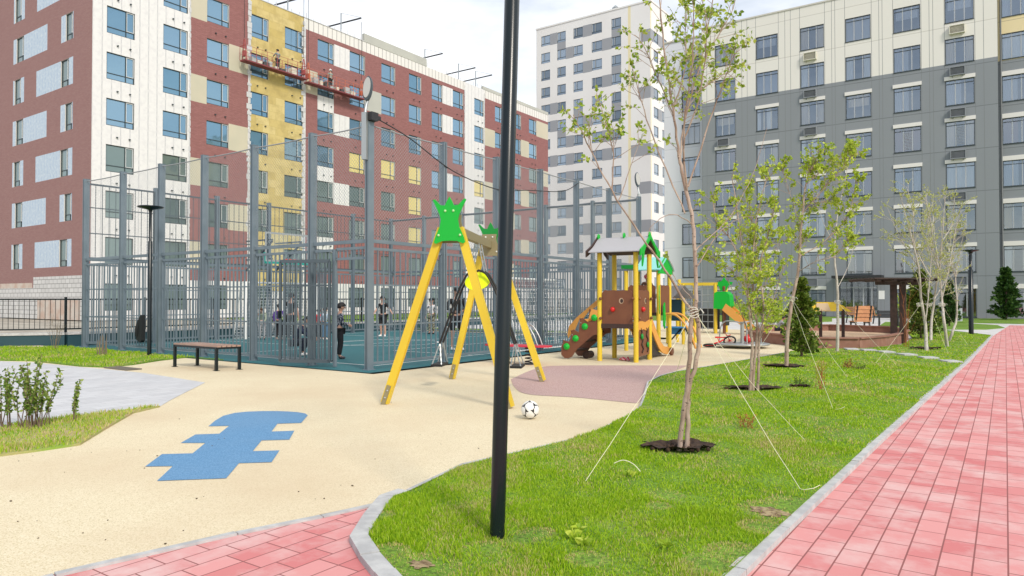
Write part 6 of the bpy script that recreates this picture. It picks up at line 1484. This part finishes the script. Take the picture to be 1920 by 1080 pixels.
    for sd in'LR':
        a=J['a'+sd];fd=J['fd'];s=MB();s.ball((a+fd*.032+Vector((0,0,-.028)))*S,.03*S,12,8,sc_=(1,1,.95));s.ball((a+fd*.072+Vector((0,0,-.033)))*S,.028*S,12,8,sc_=(1,1.2,.75));
        s.v=[(x,y,max(z,(a.z-.055)*S)) for x,y,z in s.v];s.build('shoe',shoes or m_white,t)
    return t
def face_to(loc,tx,ty): return math.atan2(ty-loc[1],tx-loc[0])+math.pi/2
def pat(name,a,b,sc): return mat(name,a,b,sc,.85,lo=.48,hi=.54)
z0=.016
x,y=G(637,674);person('boy in dark patterned jacket and black trousers standing in the court gateway',(x,y,z0),2.6,1.30,dict(wL=(.10,-.13,.60),eL=(.15,-.02,.64),wR=(-.09,-.13,.60),eR=(-.15,-.02,.64)),pat('dark patterned cloth',(.015,.02,.05),(.30,.32,.36),26),mt('black trousers',(.012,.012,.015)),mt('dark shoes',(.05,.05,.06)))
squat=dict(pel=(0,.10,.24),bel=(0,.06,.32),che=(0,-.02,.42),nb=(0,-.06,.50),nk=(0,-.08,.53),hd=(0,-.12,.59),sL=(.10,-.03,.47),eL=(.14,-.14,.36),wL=(.09,-.24,.30),sR=(-.10,-.03,.47),eR=(-.14,-.14,.36),wR=(-.09,-.24,.30),hL=(.055,.09,.22),kL=(.10,-.12,.27),aL=(.08,-.02,.055),hR=(-.055,.09,.22),kR=(-.10,-.12,.27),aR=(-.08,-.02,.055))
x,y=G(562,668);person('child in dark blue squatting just inside the fence behind the gate leaf',(x,y,z0),2.2,1.45,squat,mt('navy hoodie',(.015,.025,.06)),mt('dark jeans',(.015,.02,.04)),m_white)
x,y=G(545,641);person('tall teenager in black with a raised arm left of the gate',(x,y,z0),3.6,1.58,dict(eL=(.17,-.05,.72),wL=(.10,-.12,.83)),mt('black tee',(.014,.013,.014)),mt('black sweatpants',(.014,.014,.016)),m_blackm,long=False,child=False)
x,y=G(523,638);person('boy in purple sweatshirt seen from behind in the court',(x,y,z0),3.7,1.22,dict(kL=(.07,-.05,.29),kR=(-.07,.0,.29),aR=(-.09,.05,.06)),mt('purple cloth',(.10,.04,.28)),mt('black jogging trousers',(.015,.012,.015)),mt('grey shoes',(.35,.33,.33)))
x,y=G(597,637);person('child in bright red tee standing in the court',(x,y,z0),1.2,1.05,dict(),mt('bright red cloth',(.75,.02,.03)),mt('black leggings',(.02,.02,.03)),m_white,long=False)
x,y=G(609,638);person('child in pale blue checked shirt beside the red one',(x,y,z0),1.6,1.10,dict(wR=(-.2,-.08,.55)),pat('pale blue check',(.30,.42,.55),(.60,.66,.72),30),mt('blue jeans',(.08,.18,.30)),m_white)
x,y=G(491,638);person('child in grey stooping near the third fence post',(x,y,z0),.8,1.2,dict(che=(0,-.08,.68),nb=(0,-.14,.75),nk=(0,-.16,.77),hd=(0,-.2,.82),sL=(.1,-.1,.73),sR=(-.1,-.1,.73),eL=(.13,-.16,.6),wL=(.1,-.24,.5),eR=(-.13,-.16,.6),wR=(-.1,-.24,.5)),mt('grey green cloth',(.26,.30,.24)),mt('grey trousers',(.40,.40,.42)),m_blackm,hair=m_hairn)
x,y=G(718,632);person('man in black tee and shorts reaching an arm out behind the corner post',(x,y,z0),.2,1.50,dict(eR=(-.16,-.06,.64),wR=(-.14,-.16,.58),eL=(.20,-.03,.68),wL=(.29,-.08,.60)),mt('black cotton',(.012,.012,.013)),mt('black shorts',(.02,.02,.022)),m_white,long=False,shorts=True,child=False)
x,y=G(809,627);person('girl in grey white top and camouflage trousers at the back of the court',(x,y,z0),.4,1.42,dict(),pat('grey white cloth',(.62,.60,.60),(.15,.14,.15),9),pat('camouflage cloth',(.08,.07,.05),(.30,.28,.2),20),m_blackm,hair=m_hairb)
x,y=G(855,658);person('tall person in black hoodie and shorts behind the swing',(x,y,z0),.9,1.72,dict(eL=(.15,-.04,.65),wL=(.08,-.13,.62),eR=(-.15,-.04,.65),wR=(-.08,-.13,.62),kL=(.08,-.05,.29),aL=(.08,-.03,.055)),mt('black hoodie',(.013,.012,.013)),mt('dark shorts',(.014,.014,.016)),m_white,shorts=True,child=False)
x,y=G(1463,634);person('small child in grey crouching in the sandbox',(x,y,.09),2.0,1.05,squat,mt('grey jacket',(.28,.30,.33)),mt('dark leggings',(.02,.02,.03)),m_blackm)
person('child with pink hat standing on the rear play tower deck',(x2-.45,17.75,1.03),.3,1.02,None,mt('brown coat',(.20,.09,.06)),mt('brown trousers',(.12,.06,.05)),m_blackm,cap=mat('pink woollen hat',(.80,.18,.26),rough=.9),hair=m_hairn)
# coat hung on the fence
x=onY(266,600,9.62)[0];y=9.60
s=MB();s.prism([(.06,.98),(.11,.98),(.12,.60),(.11,.32),(.03,.26),(-.05,.30),(-.16,.34),(-.14,.5),(-.06,.75),(-.02,.9)],(x,y,0),(1,0,0),(0,0,1),.10)
s.tube([(x-.02,y-.03,.85),(x-.08,y-.07,.6),(x-.11,y-.06,.42)],[.05,.05,.035],8)
o=s.build('coat',mt('black coat cloth',(.012,.014,.016)),bevel=.03);tag(o,'black coat hung on the court fence beside the slim lamp','coat')
# ------------------------------------------------------------------ facade cradles on the left building
m_gr2=mat('dark red deck',(.20,.04,.045),rough=.6);m_gr=mat('red painted steel',(.36,.08,.075),rough=.5);m_go=mat('orange red painted steel',(.55,.15,.08),rough=.5)
m_bx=[mat('grey box',(.4,.42,.42)),mat('pale insulation block',(.62,.58,.48)),mat('dark tool box',(.08,.07,.07))]
def cradle(pxa,pya,pxb,pyb,m,label):
    ya,za=onX(pxa,pya,LX+.7);yb,zb_=onX(pxb,pyb,LX+.7);z=(za+zb_)/2
    t=thing('suspended_cradle',label,'work platform',(LX+.7,ya,z));Ln=yb-ya
    s=MB();s.box((-.33,0,-.10),(.33,Ln,0));s.build('deck',[m_gr2],t)
    s=MB()
    for sx in(-.35,.35):
        for zz in(.5,1.05): s.bar((sx,0,zz),(sx,Ln,zz),.022)
        k=0
        while k*.95<Ln: s.bar((sx,k*.95,0),(sx,k*.95,1.05),.028);s.bar((sx,k*.95,.02),(sx,min(Ln,k*.95+.95),.5),.018);k+=1
    for yy in(0,Ln):
        s.bar((-.35,yy,1.05),(.35,yy,1.05),.04)
    s.build('guard_rail',m,t)
    for yy in(.15,Ln-.15):
        s=MB();s.bar((-.28,yy,0),(-.05,yy,1.6),.05);s.bar((.28,yy,0),(.05,yy,1.6),.05);s.box((-.15,yy-.1,.3),(.15,yy+.1,.7));s.build('hoist',m,t)
        s=MB();s.tube([(0,yy,1.7),(0,yy,TOPL+1.3-z)],.02,5);s.build('cable',m_blackm,t)
    r=random.Random(int(pxa));w_='dark red' if m is m_gr else 'orange'
    for k in range(8):
        yy=.7+k*(Ln-1.6)/8;q=MB();q.box((-.25,0,0),(r.uniform(.05,.2),r.uniform(.25,.5),r.uniform(.2,.65)));o=q.build('box',m_bx[k%3],bevel=.015);o.location=(LX+.7,ya+yy,z+.003)
        tag(o,'%s, %s from the left end of the %s cradle deck'%(['grey box','pale insulation block','dark tool box'][k%3],['first','second','third','fourth','fifth','sixth','seventh','eighth'][k],w_),'box','boxes on the %s cradle'%w_)
    return t,ya,yb,z
c1=cradle(455,112,572,148,m_gr,'dark red suspended work cradle at the yellow insulation strip');c2=cradle(575,158,680,182,m_go,'orange suspended work cradle on the red brick facade')
gp=dict(eL=(.14,-.09,.68),wL=(.09,-.2,.68),eR=(-.14,-.09,.68),wR=(-.09,-.2,.68))
hv=mat('white helmet',(.7,.7,.7),rough=.4)
person('worker with dark hair and grey jacket in the dark red cradle',(LX+.6,c1[1]+3.2,c1[3]+.01),math.pi/2+math.pi,1.75,gp,mt('grey work jacket',(.20,.25,.25)),mt('dark work trousers',(.05,.05,.06)),m_blackm,child=False)
person('worker with pale helmet in the orange cradle',(LX+.6,c2[1]+2.6,c2[3]+.01),math.pi/2+math.pi,1.75,gp,mt('green grey work jacket',(.24,.30,.27)),mt('dark work pants',(.05,.04,.04)),m_blackm,cap=hv,child=False)
# roof davits
for i,px in enumerate((548,648,805,868,900)):
    y=onX(px,100,LX)[0];t=thing('roof_davit',['leftmost roof davit, partly above the picture edge','roof davit above the orange cradle','middle roof davit behind the grey parapet panel','fourth roof davit from the left','rightmost roof davit near the white strip'][i],'davit',(LX,y,TOPL-.6),0,'roof davits on the unfinished building')
    s=MB();s.bar((-.6,0,0),(-.6,0,2.6),.08);s.bar((-3,0,1.0),(-3,0,1.9),.08);s.build('mast',m_galv,t)
    s=MB();s.bar((-3.2,-.6,1.5),(1.0,.9,2.1),.10);s.build('jib',m_blackm,t);s=MB();s.tube([(-.6,0,2.6),(1.0,.9,2.14)],.012,5);s.build('stay_cable',m_blackm,t)

# small leaf and soil crumbs blown over the rubber surface
r=random.Random(12);s=MB()
for k in range(60):
    px=r.uniform(0,1180);py=r.uniform(700,1040);x,y=G(px,py)
    if x>-3.9 or not (-14<x) : continue
    q=r.uniform(.003,.009);s.ball((x,y,.006+q*.3),q,5,4,sc_=(r.uniform(.7,1.6),1,.5))
tag(s.build('debris',mat('dark crumbs',(.10,.07,.04),rough=.9)),kind='stuff')
